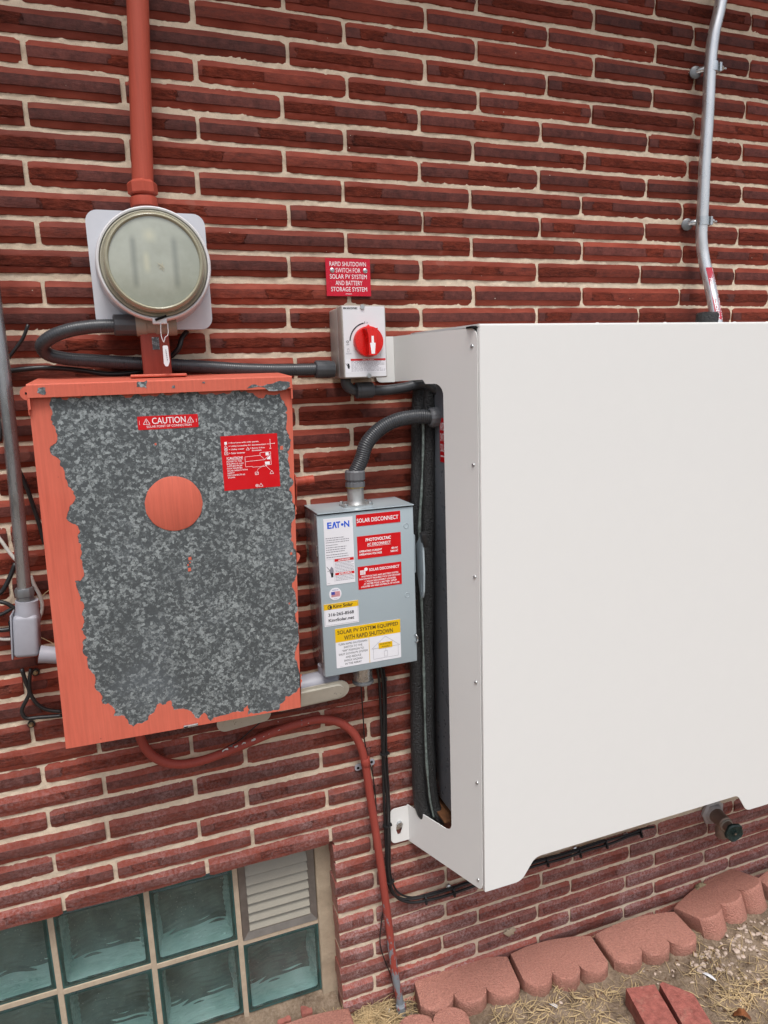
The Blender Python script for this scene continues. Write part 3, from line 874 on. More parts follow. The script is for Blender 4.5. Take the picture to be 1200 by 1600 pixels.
def glass_block(x0, x1, z0, z1, seed):
    r = random.Random(seed)
    body = bmesh.new()
    ins = 0.011; dep = 0.072
    # open cell: rim, inner walls and back
    outer = round_poly(rect(x0, x1, z0, z1), 0.006, 3)
    inner = round_poly(rect(x0 + ins, x1 - ins, z0 + ins, z1 - ins), 0.006, 3)
    add_plate(body, [outer, list(reversed(inner))], (0, WY + 0.030, 0), XZ[0], XZ[1], 0.0275)
    b = obj('glass_block', body, 'rimglass', win, True, 40)
    cav = bmesh.new()
    n = len(inner)
    ctr = ((x0 + x1) / 2, (z0 + z1) / 2)
    A = [cav.verts.new((p[0], WY + 0.011, p[1])) for p in inner]
    B = [cav.verts.new((p[0] + (ctr[0] - p[0]) * 0.10, WY + dep, p[1] + (ctr[1] - p[1]) * 0.10)) for p in inner]
    for i in range(n):
        cav.faces.new((A[i], A[(i + 1) % n], B[(i + 1) % n], B[i]))
    o = obj('cell_wall', cav, 'cavity', None, True, 40); o.parent = b
    bk = bmesh.new(); bk.faces.new([bk.verts.new((p[0] + (ctr[0] - p[0]) * 0.10, WY + dep, p[1] + (ctr[1] - p[1]) * 0.10)) for p in inner])
    o = obj('back_pane', bk, 'darkroom', None); o.parent = b
    # front pane: flat outside, rippled inside
    nn = 72
    pane = bmesh.new()
    px0, px1, pz0, pz1 = x0 + 0.0025, x1 - 0.0025, z0 + 0.0025, z1 - 0.0025
    F = [[None] * (nn + 1) for _ in range(nn + 1)]; K = [[None] * (nn + 1) for _ in range(nn + 1)]
    p1, p2, p3 = r.uniform(0, 9), r.uniform(0, 9), r.uniform(0, 9)
    for i in range(nn + 1):
        for j in range(nn + 1):
            u = i / nn; v = j / nn
            x = px0 + (px1 - px0) * u; z = pz0 + (pz1 - pz0) * v
            ed = min(u, 1 - u, v, 1 - v)
            bulge = 0.0 if ed > 0.05 else (0.05 - ed) / 0.05
            rip = math.sin(v * 82 + 3.2 * math.sin(u * 5 + p1) + 1.5 * math.sin(u * 13 + p3) + p2) * 0.00034 + math.sin(u * 9 + v * 7 + p3) * 0.0010 + math.sin(u * 15 - v * 11 + p1) * 0.0005
            F[i][j] = pane.verts.new((x, WY + bulge * bulge * 0.004 + math.sin(u * 6 + v * 5 + p2) * 0.0003, z))
            K[i][j] = pane.verts.new((x, WY + 0.0095 + rip, z))
    for i in range(nn):
        for j in range(nn):
            pane.faces.new((F[i][j], F[i + 1][j], F[i + 1][j + 1], F[i][j + 1]))
            pane.faces.new((K[i][j], K[i][j + 1], K[i + 1][j + 1], K[i + 1][j]))
    for i in range(nn):
        pane.faces.new((F[i][0], K[i][0], K[i + 1][0], F[i + 1][0])); pane.faces.new((F[i][nn], F[i + 1][nn], K[i + 1][nn], K[i][nn]))
        pane.faces.new((F[0][i], F[0][i + 1], K[0][i + 1], K[0][i])); pane.faces.new((F[nn][i], K[nn][i], K[nn][i + 1], F[nn][i + 1]))
    o = obj('front_pane', pane, 'glass', None, True); o.parent = b
    # dust and dirt flecks on the outside
    vs, fs = [], []
    for _ in range(120):
        x = r.uniform(x0 + 0.01, x1 - 0.01); z = r.uniform(z0 + 0.02, z1 - 0.01); s = r.choice([0.0004, 0.0005, 0.0006, 0.001]); k = len(vs)
        a = r.uniform(0, 6)
        for t in range(3): vs.append((x + math.cos(a + t * 2.1) * s, WY - 0.0006, z + math.sin(a + t * 2.1) * s * 1.5))
        fs.append((k, k + 1, k + 2))
    o = obj('dust_specks', (vs, fs), 'dustfleck', None); o.parent = b; o['kind'] = 'stuff'
PX = 0.2085
for ci in range(6):
    x1 = -0.022 - ci * PX; x0 = x1 - PX + 0.011
    dz = (0.0, 0.006, 0.012, 0.018, 0.02, 0.02)[ci]
    if ci > 0: glass_block(x0, x1, 0.302 + dz, 0.505 + dz, ci)
    glass_block(x0, x1, 0.085 + dz, 0.291 + dz, 20 + ci)
# mortar joints between the blocks, jamb and sill
for ci in range(6):
    x1 = -0.022 - ci * PX; x0 = x1 - PX + 0.011; dz = (0.0, 0.006, 0.012, 0.018, 0.02, 0.02)[ci]
    obj('block_joint', box_bm(x0 - 0.0115, x0 + 0.001, WY - 0.001, WY + 0.07, 0.05, 0.56, 0.001), 'jointm', win)
    obj('block_joint', box_bm(x0 - 0.001, x1 + 0.001, WY - 0.0005, WY + 0.07, 0.290 + dz, 0.303 + dz, 0.001), 'jointm', win)
bm = bmesh.new(); add_box(bm, -0.0225, OPEN_X + 0.006, 0.050, 0.12, -0.1, 0.56, 0.004, 3)
bmesh.ops.subdivide_edges(bm, edges=[e for e in bm.edges if e.calc_length() > 0.1], cuts=30)
for v in bm.verts: v.co.y += (math.sin(v.co.z * 61) + math.sin(v.co.z * 23)) * 0.0015
obj('jamb', bm, 'jamb', win, True, 40)
sx_ = np.arange(-1.45, OPEN_X + 0.004, 0.006); st_ = np.linspace(0, 1, 22)
SXg, STg = np.meshgrid(sx_, st_, indexing='ij')
SY = 0.075 - STg * 0.13; SZ = 0.086 - STg * 0.055 - 0.02 * STg * STg + vnoise(SXg, STg * 0.13, 40, 31) * 0.010 * (0.25 + STg) + vnoise(SXg, STg * 0.13, 120, 32) * 0.005 * (0.25 + STg)
sv = np.stack([SXg, SY, SZ], -1).reshape(-1, 3).tolist(); n2_ = len(st_)
sf = [(a_i * n2_ + b_i, (a_i + 1) * n2_ + b_i, (a_i + 1) * n2_ + b_i + 1, a_i * n2_ + b_i + 1) for a_i in range(len(sx_) - 1) for b_i in range(n2_ - 1)]
obj('sill', (sv, sf), 'soil', win, True)
for k_, (cx0, cz0, wd) in enumerate(((-0.075, 0.066, 0.030), (-0.135, 0.062, 0.036), (-0.20, 0.063, 0.040), (-0.30, 0.062, 0.05))):
    bm = box_bm(cx0 - wd / 2, cx0 + wd / 2, 0.018, 0.050, cz0 - 0.020, cz0 + 0.002, 0.004)
    for v in bm.verts: v.co += Vector((math.sin(v.co.z * 300 + k_) * 0.002, 0, math.sin(v.co.x * 200 + k_) * 0.003))
    obj('brick_chip', bm, 'oldbrick', win, True, 40)
# vent in place of the top right block
vt = obj('vent', wall_plate([rect(-0.2175, -0.024, 0.303, 0.520), list(reversed(rect(-0.199, -0.041, 0.325, 0.511)))], 0.075, 0.019), 'ventframe', win)
bm = bmesh.new()
add_box(bm, -0.199, -0.041, 0.082, 0.084, 0.32, 0.515)
o = obj('vent_back', bm, 'edgegap', None); o.parent = vt
for i in range(7):
    z = 0.336 + i * 0.0262
    bm = bmesh.new()
    prof = [(0.060, z - 0.014 if i else z - 0.012), (0.0615, z - 0.0155), (0.0775, z + 0.0135), (0.076, z + 0.0150)]
    A = [bm.verts.new((-0.199, y, zz)) for y, zz in prof]; B = [bm.verts.new((-0.041, y, zz)) for y, zz in prof]
    for k in range(4): bm.faces.new((A[k], A[(k + 1) % 4], B[(k + 1) % 4], B[k]))
    bm.faces.new(A); bm.faces.new(B)
    o = obj('slat', bm, 'vent', None); o.parent = vt
for v_ in vt.data.vertices:
    if v_.co.y < 0.06 and (abs(v_.co.x + 0.199) < 0.001 or abs(v_.co.x + 0.041) < 0.001): v_.co.y += 0.008

# ------------------------------------------------------------------ riser pipe and meter
riser = thing('service_riser_pipe', (-0.29, -0.05, 2.06), 'fat red painted riser pipe running up the wall from the electric meter', 'pipe')
rp = [(-0.2924,-0.0500,2.0452), (-0.2933,-0.0500,2.0712), (-0.2825,-0.0500,2.2319), (-0.2727,-0.0500,2.3810), (-0.2659,-0.0500,2.4740), (-0.2563,-0.0500,2.5850)]
obj('pipe', tube(rp, 0.0195, 24, False), 'pipepaint', riser, True, 40)
d = (Vector(rp[1]) - Vector(rp[0])).normalized()
p = Vector((-0.2945, -0.0500, 2.0474))
bm = bmesh.new()
add_lathe(bm, [(0.0245, -0.008), (0.0255, 0.0), (0.0245, 0.008)], p - Vector((0, 0, 0.012)), d, 24)
obj('locknut', bm, 'pipepaint', riser, True, 35)
obj('coupling', lathe([(0.0235, 0.0), (0.0272, 0.003), (0.0272, 0.020), (0.0245, 0.023), (0.0205, 0.026)], p, d, 8), 'pipepaint', riser, True, 25)

meter = thing('electric_meter', (-0.29, -0.03, 1.80), 'grey square meter socket with round glass meter below the red riser pipe', 'electric meter')
pl = round_poly(rect(-0.401, -0.186, 1.801, 2.017), 0.022, 6)
obj('socket_box', wall_plate([[( -0.294 + (x + 0.294) * 0.93, 1.909 + (z - 1.909) * 0.93) for x, z in pl]], 0.0, 0.045), 'meterplate', meter)
bm = wall_plate([pl], -0.045, 0.014)
obj('socket_cover', bm, 'meterplate', meter)
MC = Vector((-0.2885, -0.060, 1.913))
ax = (0, -1, 0)
obj('ring_base', lathe([(0.104, 0), (0.101, 0.020), (0.097, 0.040), (0.099, 0.046)], MC, ax, 64), 'meterplate', meter, True, 30)
bm = lathe([(0.0985, 0.038), (0.1010, 0.044), (0.1010, 0.058), (0.0995, 0.062), (0.0980, 0.063), (0.0955, 0.062), (0.0945, 0.056), (0.0945, 0.050)], MC, ax, 72, caps=False)
obj('sealing_ring', bm, 'alu', meter, True, 40)
obj('gasket', lathe([(0.0945, 0.050), (0.0935, 0.060), (0.0915, 0.0625), (0.0880, 0.060)], MC, ax, 64, caps=False), 'gasket', meter, True, 40)
def dome_mat():
    m, nt, b = new_mat('cloudy_meter_glass')
    v = coords(nt, 'Object')
    c = mixc(nt, ramp(nt, noise(nt, v, 16, 4, 0.6), [(0.35, 0), (0.7, 1)]), (0.29, 0.31, 0.255), (0.38, 0.40, 0.34))
    sp_ = nt.nodes.new('ShaderNodeSeparateXYZ'); nt.links.new(v, sp_.inputs[0])
    def band(ax, c0, w, soft):
        d_ = math_n(nt, 'ABSOLUTE', math_n(nt, 'SUBTRACT', sp_.outputs[ax], c0))
        mr = nt.nodes.new('ShaderNodeMapRange'); nt.links.new(d_, mr.inputs[0])
        mr.inputs[1].default_value = w; mr.inputs[2].default_value = w + soft; mr.inputs[3].default_value = 1; mr.inputs[4].default_value = 0
        return mr.outputs[0]
    posts = math_n(nt, 'MAXIMUM', band(0, -0.324, 0.001, 0.007), band(0, -0.253, 0.001, 0.007))
    posts = math_n(nt, 'MULTIPLY', posts, band(2, 1.912, 0.036, 0.012))
    c = mixc(nt, math_n(nt, 'MULTIPLY', posts, 0.55), c, (0.13, 0.145, 0.13))
    g1 = math_n(nt, 'MULTIPLY', band(0, -0.2945, 0.002, 0.013), band(2, 1.958, 0.002, 0.013))
    g2 = math_n(nt, 'MULTIPLY', band(0, -0.303, 0.001, 0.007), band(2, 1.912, 0.010, 0.012))
    c = mixc(nt, math_n(nt, 'MULTIPLY', math_n(nt, 'MAXIMUM', g1, g2), 0.6), c, (0.50, 0.49, 0.36))
    nt.links.new(c, b.inputs['Base Color'])
    b.inputs['Roughness'].default_value = 0.16
    b.inputs['Coat Weight'].default_value = 0.7; b.inputs['Coat Roughness'].default_value = 0.04
    b.inputs['Transmission Weight'].default_value = 0.0
    return m
MT['dome'] = dome_mat()
MT['meterdial'] = simple('meter_dial', (0.36, 0.39, 0.32), 0.5, 0, 0.10, 30, 0.0)
MT['domeglass'] = glass_mat(); 
MT['domerim'] = simple('yellowed_glass_rim', (0.33, 0.315, 0.225), 0.22, 0.0, 0.08, 20, 0.05, coat=0.6)
obj('glass_rim', lathe([(0.0880, 0.060), (0.0875, 0.070), (0.0865, 0.078), (0.0840, 0.0835), (0.0815, 0.0848), (0.0795, 0.0835), (0.0785, 0.080)], MC, ax, 72, caps=False), 'domerim', meter, True, 60)
face = bmesh.new()
add_lathe(face, [(0.0786, 0.0785), (0.0784, 0.0805), (0.055, 0.0832), (0.03, 0.0838), (0.001, 0.084)], MC, ax, 64)
obj('meter_glass', face, 'dome', meter, True, 50)
# dim register posts and name plate that show through the cloudy glass
MT['dimdark'] = simple('meter_post_shadow_grey', (0.145, 0.155, 0.140), 0.4, 0, 0.1, 30, 0, coat=0.6)
MT['dimlight'] = simple('meter_plate_cream', (0.43, 0.41, 0.30), 0.4, 0, 0.05, 30, 0, coat=0.6)
bm = bmesh.new()
rr = random.Random(3)
for k in range(9):
    a = rr.uniform(0, 6.28); s = rr.uniform(0.004, 0.009); cx, cz = -0.279 + rr.uniform(-0.005, 0.005), 1.904 + rr.uniform(-0.004, 0.004)
    bm.faces.new([bm.verts.new((cx + math.cos(a + t) * s * q, MC.y - 0.0846 - k * 0.0001, cz + math.sin(a + t) * s * q)) for t, q in ((0, 1), (0.5, 0.3), (3.2, 0.8), (3.6, 0.25))])
obj('straw_bit', bm, 'dimlight', meter)
# ring clasp, wire seal and lead tag
obj('ring_clasp', box_bm(-0.302, -0.276, -0.125, -0.112, 1.806, 1.818, 0.002), 'alu', meter, True, 40)
obj('clasp_screw', lathe([(0.0022, 0), (0.0022, 0.022)], (-0.297, -0.128, 1.813), (1, 0, 0.35), 8), 'edgegap', meter)
for q in ((250, 254), (262, 259)):
    pass
obj('seal_wire', tube([(-0.2878,-0.1250,1.8074), (-0.2888,-0.1250,1.7843), (-0.2853,-0.1250,1.7727), (-0.2822,-0.1250,1.7819), (-0.2773,-0.1250,1.7853), (-0.2753,-0.1250,1.8073)], 0.0008, 6), 'alu', meter, True)
tagp = [(-0.2882,1.7667), (-0.2791,1.7666), (-0.2783,1.7373), (-0.2813,1.7291), (-0.2860,1.7281), (-0.2889,1.7340)]
obj('seal_tag', wall_plate([round_poly(tagp, 0.002, 2)], -0.126, 0.004), 'alu', meter)
bm = bmesh.new()
sp = [(-0.2834,-0.1312,1.7583), (-0.2832,-0.1312,1.7548), (-0.2829,-0.1312,1.7513), (-0.2826,-0.1312,1.7478), (-0.2824,-0.1312,1.7443), (-0.2821,-0.1312,1.7408)]
for p in sp: add_box(bm, p[0] - 0.0005, p[0] + 0.0005, p[1] - 0.0004, p[1] + 0.0004, p[2] - 0.0009, p[2] + 0.0009)
obj('tag_marks', bm, 'ink', meter)
# conduit body under the meter with a side hub
bm = bmesh.new()
add_lathe(bm, [(0.021, 0), (0.021, 0.018), (0.0195, 0.02), (0.0195, 0.034), (0.0215, 0.036), (0.0215, 0.074)], (-0.3313, -0.0750, 1.8086), (1, 0.0, 0.02), 28)
obj('hub_body', bm, 'vent', meter, True, 35)

# ------------------------------------------------------------------ grey flexible conduit looping from meter to rapid shutdown switch
fc = thing('flexible_conduit', (-0.30, -0.05, 1.72), 'dark grey flexible conduit looping out left of the meter and back to the white switch', 'conduit', 'grey flexible conduits')
loop = [(-0.3451,-0.0800,1.8082), (-0.3701,-0.0800,1.8072), (-0.4127,-0.0800,1.8052), (-0.4516,-0.0800,1.7986), (-0.4824,-0.0750,1.7868), (-0.4985,-0.0600,1.7730), (-0.4929,-0.0450,1.7598), (-0.4656,-0.0400,1.7511), (-0.4098,-0.0380,1.7452), (-0.3284,-0.0360,1.7384), (-0.2309,-0.0360,1.7310), (-0.1292,-0.0400,1.7218), (-0.0500,-0.0450,1.7181), (0.0318,-0.0500,1.7171)]
obj('conduit_hose', tube(loop, 0.0128, 20, True, 0.0012, 0.0005, 0.0040), 'flex', fc, True, 60)
h0 = Vector((-0.3712, -0.0780, 1.8086)); h1 = Vector((-0.3302, -0.0750, 1.8086))
obj('connector', lathe([(0.017, 0), (0.0195, 0.002), (0.0195, 0.040), (0.0175, 0.0425), (0.0175, 0.046)], h0, h1 - h0, 36, 12, 0.0010), 'pvc', fc, True, 35)
h0 = Vector((0.0206, -0.0500, 1.7174)); h1 = Vector((0.0644, -0.0500, 1.7162))
obj('connector', lathe([(0.0165, 0), (0.0185, 0.002), (0.0185, 0.033), (0.017, 0.036), (0.017, 0.042)], h0, h1 - h0, 36, 12, 0.0008), 'pvc', fc, True, 35)

# ------------------------------------------------------------------ rapid shutdown sign and switch
sg = thing('rapid_shutdown_sign', (0.117, -0.012, 1.912), 'small crimson rapid shutdown sign screwed to the bricks above the white switch', 'sign')
sgn = Print(0.0655, 1.8725, 0.1665, 1.9505, -0.0105, 'signred', sg, 'sign_plate', thick=0.0016)
for i, (t, u0, u1) in enumerate((('RAPID SHUTDOWN', 0.09, 0.905), ('SWITCH FOR', 0.22, 0.775), ('SOLAR PV SYSTEM', 0.085, 0.915), ('AND BATTERY', 0.205, 0.81), ('STORAGE SYSTEM', 0.10, 0.91))):
    v = 0.085 + i * 0.168
    sgn.text(t, u0, v, u1, v + 0.118, 'inkwhite', 0.0)
sgn.fine(0.42, 0.925, 0.6, 0.965, 1, 'inkwhite')
sgn.done()
for u in (0.145, 0.885): screw(sg, sgn.P(u, 0.315), (0, -1, 0), 0.0052, 'steel', h=0.002)

sw = thing('rapid_shutdown_switch', (0.12, -0.05, 1.695), 'white switch box with round red rotary knob set on, below the crimson sign', 'switch')
SX0, SX1, SZ0, SZ1, SYF = 0.070, 0.1665, 1.6955, 1.8435, -0.101
obj('body', box_bm(SX0 + 0.001, SX1 - 0.001, -0.062, 0.0, SZ0 + 0.001, SZ1 - 0.001, 0.004, 3), 'switchgrey', sw, True, 40)
obj('seam', box_bm(SX0 + 0.0015, SX1 - 0.0015, -0.0655, -0.061, SZ0 + 0.0015, SZ1 - 0.0015), 'switchwhite', sw)
bm = box_bm(SX0, SX1, -0.1005, -0.065, SZ0, SZ1, 0.0035, 3)
obj('cover', bm, 'switchgrey', sw, True, 40)
fp = Print(SX0 + 0.0025, SZ0 + 0.0025, SX1 - 0.0025, SZ1 - 0.0025, -0.1004, 'switchwhite', sw, 'front_face', 0.002)
fp.text('socomec', 0.10, 0.012, 0.35, 0.040, 'ink', 0.02)
fp.poly([(0.02, 0.012), (0.05, 0.012), (0.05, 0.038), (0.02, 0.038)], 'ink'); fp.line((0.055, 0.015), (0.085, 0.037), 0.001, 'ink'); fp.line((0.055, 0.037), (0.085, 0.015), 0.001, 'ink')
kc = (0.565, 0.500)
fp.ring(kc, 0.0398, 'ink', 0.0372, 30, PI * 1.02, PI * 1.44)
fp.rect(0.505, 0.212, 0.52, 0.245, 'ink'); fp.text('ON', 0.54, 0.217, 0.59, 0.24, 'inkgrey')
fp.ring((0.085, 0.497), 0.0026, 'ink', 0.0017, 20); fp.text('OFF', 0.05, 0.528, 0.12, 0.545, 'ink')
fp.frame(0.07, 0.60, 0.115, 0.64, 0.0005, 'inkgrey'); fp.ring((0.092, 0.60), 0.0018, 'inkgrey', 0.0014, 12, PI, 2 * PI)
fp.fine(0.03, 0.655, 0.2, 0.675, 2, 'inkgrey', 3)
fp.line((0.865, 0.675), (0.865, 0.715), 0.0004, 'inkgrey')
fp.rect(0.02, 0.745, 0.985, 0.935, 'labelwhite', 0.0001)
fp.rect(0.14, 0.740, 0.985, 0.768, 'labelred'); fp.text('ARC FLASH', 0.42, 0.745, 0.70, 0.764, 'inkwhite', 0.01, 0.0005)
fp.fine(0.15, 0.768, 0.97, 0.925, 9, 'inkgrey', 5)
fp.poly([(0.06, 0.80), (0.10, 0.81), (0.115, 0.85), (0.10, 0.885), (0.065, 0.875), (0.055, 0.84)], 'ink'); fp.line((0.02, 0.80), (0.06, 0.84), 0.0008, 'ink')
fp.done()
kx = SX0 + 0.0025 + 0.0915 * kc[0]; kz = SZ1 - 0.0025 - 0.143 * kc[1]
K = Vector((kx, -0.101, kz))
obj('knob_base', lathe([(0.0315, 0), (0.0315, 0.010), (0.0305, 0.0125), (0.001, 0.013)], K, (0, -1, 0), 56), 'knob', sw, True, 35)
gp = [(-0.0150, 0.0255), (-0.0110, 0.012), (-0.0088, -0.005), (-0.0085, -0.0290), (0.0085, -0.0290), (0.0088, -0.005), (0.0110, 0.012), (0.0150, 0.0255)]
bm = bmesh.new()
add_plate(bm, [[(K.x + a, K.z + b) for a, b in gp]], (0, -0.113, 0), XZ[0], XZ[1], 0.021)
bm.verts.ensure_lookup_table()
for v in bm.verts:
    if v.co.y < -0.13 and abs(v.co.x - K.x) > 0: v.co.x = K.x + (v.co.x - K.x) * 0.82
obj('knob_grip', bm, 'knob', sw)
kp = Print(K.x - 0.0085, K.z - 0.029, K.x + 0.0085, K.z + 0.014, -0.1335, 'knob', sw, 'grip_top', thick=0.0006)
kp.poly([(0.36, 0.10), (0.64, 0.10), (0.66, 0.42), (0.34, 0.42)], 'inkwhite'); kp.poly([(0.16, 0.42), (0.86, 0.42), (0.72, 0.93), (0.30, 0.93)], 'inkwhite'); kp.done()
obj('knob_pointer', wall_plate([[(K.x - 0.004, K.z + 0.030), (K.x + 0.004, K.z + 0.030), (K.x, K.z + 0.0345)]], -0.101, 0.010), 'knob', sw)
for x, z in ((0.103, SZ1), (0.112, SZ0)):
    obj('cover_screw', lathe([(0.0048, 0), (0.0048, 0.003)], (x + 0.012, -0.1005, z + (-0.0035 if z == SZ1 else 0.0045)), (0, -1, 0), 18), 'steel', sw, True, 30)
obj('top_lug', box_bm(0.098, 0.118, -0.03, 0, SZ1 - 0.002, SZ1 + 0.008, 0.003), 'switchwhite', sw, True, 40)

cb = thing('short_conduit_run', (0.16, -0.05, 1.66), 'short dark grey conduit with elbow running from under the switch into the white cover', 'conduit', 'grey flexible conduits')
obj('elbow', tube([(0.0878,-0.0500,1.6952), (0.0887,-0.0500,1.6842), (0.0970,-0.0500,1.6744), (0.1099,-0.0500,1.6698), (0.1187,-0.0500,1.6694)], 0.0115, 20), 'pvc', cb, True)
h0 = Vector((0.1084, -0.0550, 1.6698)); h1 = Vector((0.1541, -0.0550, 1.6695))
obj('connector', lathe([(0.0165, 0), (0.0175, 0.001), (0.0175, 0.006), (0.0162, 0.007), (0.0172, 0.009), (0.0172, 0.036), (0.0155, 0.039)], h0, h1 - h0, 36, 12, 0.0005), 'pvc', cb, True, 35)
obj('conduit_hose', tube([(0.1426,-0.0580,1.6685), (0.1724,-0.0580,1.6674), (0.2180,-0.0580,1.6714), (0.2568,-0.0580,1.6784), (0.2740,-0.0650,1.6764), (0.2958,-0.0750,1.6600)], 0.0112, 20, True, 0.0015, 0.0003, 0.004), 'flex', cb, True, 60)

# ------------------------------------------------------------------ grey disconnect box with its labels
db = thing('solar_disconnect_box', (0.10, -0.06, 1.05), 'grey enamelled disconnect box covered in white, red and yellow labels', 'electrical box')
BX0, BX1, BZ0, BZ1, BY = -0.0105, 0.2085, 1.052, 1.4205, -0.120
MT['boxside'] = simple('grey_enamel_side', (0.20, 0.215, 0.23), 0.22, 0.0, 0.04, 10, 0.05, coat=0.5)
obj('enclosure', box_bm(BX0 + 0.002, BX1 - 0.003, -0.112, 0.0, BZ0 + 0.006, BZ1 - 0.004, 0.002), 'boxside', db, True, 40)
obj('rain_lip', box_bm(BX0 + 0.001, BX1 + 0.001, -0.1235, 0.0, BZ1 - 0.004, BZ1 - 0.0015, 0.0008), 'boxgrey', db)
obj('door_gap', box_bm(BX0 + 0.004, BX1 - 0.004, -0.1165, -0.11, BZ0 + 0.004, BZ1 - 0.006), 'edgegap', db)
bm = box_bm(BX0, BX1, BY, -0.1155, BZ0, BZ1 - 0.007, 0.0015)
add_box(bm, BX0, BX0 + 0.0015, -0.1155, -0.098, BZ0, BZ1 - 0.007)
add_box(bm, BX0, BX1, -0.1155, -0.098, BZ0, BZ0 + 0.0015)
obj('door', bm, 'boxgrey', db, True, 40)
for z in (1.095, 1.335):
    obj('hinge', box_bm(BX0 - 0.0025, BX0 - 0.0002, -0.112, -0.106, z - 0.012, z + 0.012, 0.0008), 'steel', db)
for (x, z) in ((0.191, 1.372), (0.189, 1.213)):
    obj('embossed_boss', lathe([(0.0065, 0), (0.0060, 0.0007), (0.0052, 0.0007), (0.0048, 0)], (x, BY, z), (0, -1, 0), 24, caps=False), 'boxgrey', db, True)
obj('door_latch', tube([(BX1 - 0.004, BY - 0.001, 1.118), (BX1 - 0.001, BY - 0.006, 1.114), (BX1 + 0.001, BY - 0.004, 1.108), (BX1 - 0.001, BY - 0.006, 1.101), (BX1 - 0.004, BY - 0.001, 1.099)], 0.0016, 10), 'steel', db, True)
LY = BY
# white maker's label
e = Print(0.0035, 1.2600, 0.0680, 1.4055, LY, 'labelwhite', db, 'label', label='white maker label with blue logo and danger notes')
for ch, u0, u1 in (('E', 0.12, 0.27), ('T', 0.42, 0.57), ('N', 0.70, 0.88)): e.text(ch, u0, 0.055, u1, 0.150, 'inkblue', 0.03)
e.poly([(0.28, 0.150), (0.345, 0.055), (0.385, 0.055), (0.45, 0.150), (0.40, 0.150), (0.365, 0.095), (0.33, 0.150)], 'inkblue')
e.ring((0.635, 0.105), 0.0029, 'inkblue')
e.fine(0.04, 0.28, 0.85, 0.375, 3, 'inkgrey', 1); e.fine(0.04, 0.385, 0.45, 0.415, 1, 'inkgrey', 2); e.fine(0.04, 0.42, 0.85, 0.52, 3, 'inkgrey', 3); e.fine(0.04, 0.53, 0.8, 0.60, 2, 'inkgrey', 4)
e.rect(0.31, 0.615, 0.98, 0.655, 'labelred'); e.text('DANGER', 0.50, 0.62, 0.85, 0.648, 'inkwhite', 0.02, 0.0005); e.poly([(0.44, 0.648), (0.465, 0.62), (0.49, 0.648)], 'inkwhite', 0.0005)
e.fine(0.32, 0.665, 0.97, 0.82, 7, 'inkgrey', 6)
e.rect(0.31, 0.825, 0.98, 0.862, 'labelred'); e.text('PELIGRO', 0.50, 0.83, 0.88, 0.856, 'inkwhite', 0.02, 0.0005); e.poly([(0.44, 0.857), (0.465, 0.83), (0.49, 0.857)], 'inkwhite', 0.0005)
e.fine(0.32, 0.868, 0.97, 0.955, 4, 'inkgrey', 7); e.fine(0.03, 0.965, 0.15, 0.98, 1, 'inkgrey', 8)
e.poly([(0.14, 0.76), (0.19, 0.72), (0.25, 0.75), (0.27, 0.80), (0.24, 0.84), (0.16, 0.84), (0.12, 0.80)], 'inkgrey'); e.poly([(0.16, 0.82), (0.25, 0.82), (0.24, 0.885), (0.17, 0.885)], 'ink')
e.line((0.03, 0.715), (0.14, 0.78), 0.0009, 'ink'); e.line((0.14, 0.78), (0.05, 0.79), 0.0007, 'ink')
e.line((0.285, 0.61), (0.285, 0.96), 0.0003, 'inkgrey'); e.line((0.01, 0.61), (0.98, 0.61), 0.0003, 'inkgrey'); e.done()
# red labels
e = Print(0.0757, 1.3822, 0.1775, 1.4073, LY, 'labelred', db, 'label', label='narrow red solar disconnect label')
e.text('SOLAR DISCONNECT', 0.015, 0.33, 0.95, 0.70, 'inkwhite', 0.012); e.done()
e = Print(0.0760, 1.3093, 0.1771, 1.3597, LY, 'labelred', db, 'label', label='red label with photovoltaic operating values')
e.text('PHOTOVOLTAIC', 0.19, 0.11, 0.77, 0.255, 'inkwhite', 0.03); e.text('AC DISCONNECT', 0.22, 0.33, 0.76, 0.455, 'inkwhite', 0.02); e.line((0.22, 0.485), (0.76, 0.485), 0.0006, 'inkwhite')
e.text('OPERATING CURRENT', 0.035, 0.625, 0.555, 0.715, 'inkwhite', 0.03); e.text('OPERATION VOLTAGE', 0.035, 0.765, 0.55, 0.855, 'inkwhite', 0.03)
e.text('48A AC', 0.77, 0.625, 0.925, 0.715, 'inkwhite', 0.03); e.text('240V AC', 0.75, 0.765, 0.925, 0.855, 'inkwhite', 0.03); e.done()
e = Print(0.0746, 1.2408, 0.1764, 1.2922, LY, 'labelred', db, 'label', label='lowest red label with sun and panel symbol')
e.text('SOLAR DISCONNECT', 0.255, 0.12, 0.95, 0.245, 'inkwhite', 0.02)
e.rect(0.05, 0.17, 0.17, 0.36, 'inkwhite')
for k in (1, 2): e.line((0.05 + 0.04 * k, 0.17), (0.05 + 0.04 * k, 0.36), 0.0004, 'labelred', 0.0005); e.line((0.05, 0.17 + 0.063 * k), (0.17, 0.17 + 0.063 * k), 0.0004, 'labelred', 0.0005)
e.ring((0.185, 0.14), 0.0040, 'inkwhite', 0, 12)
for i, (t, u0, u1) in enumerate((('PHOTOVOLTAIC AND BATTERY SYSTEM', 0.08, 0.92), ('DISCONNECT REQUIRES TWO STEP PROCESS', 0.025, 0.965), ('1. SOLAR DISCONNECT LOCATED', 0.15, 0.86), ('AT METER POLE 2. BATTERY SETUP', 0.12, 0.88), ('LOCATED ON WEST EXTERIOR OF HOUSE', 0.06, 0.94))):
    e.text(t, u0, 0.41 + i * 0.112, u1, 0.485 + i * 0.112, 'inkwhite', 0.02)
e.done()
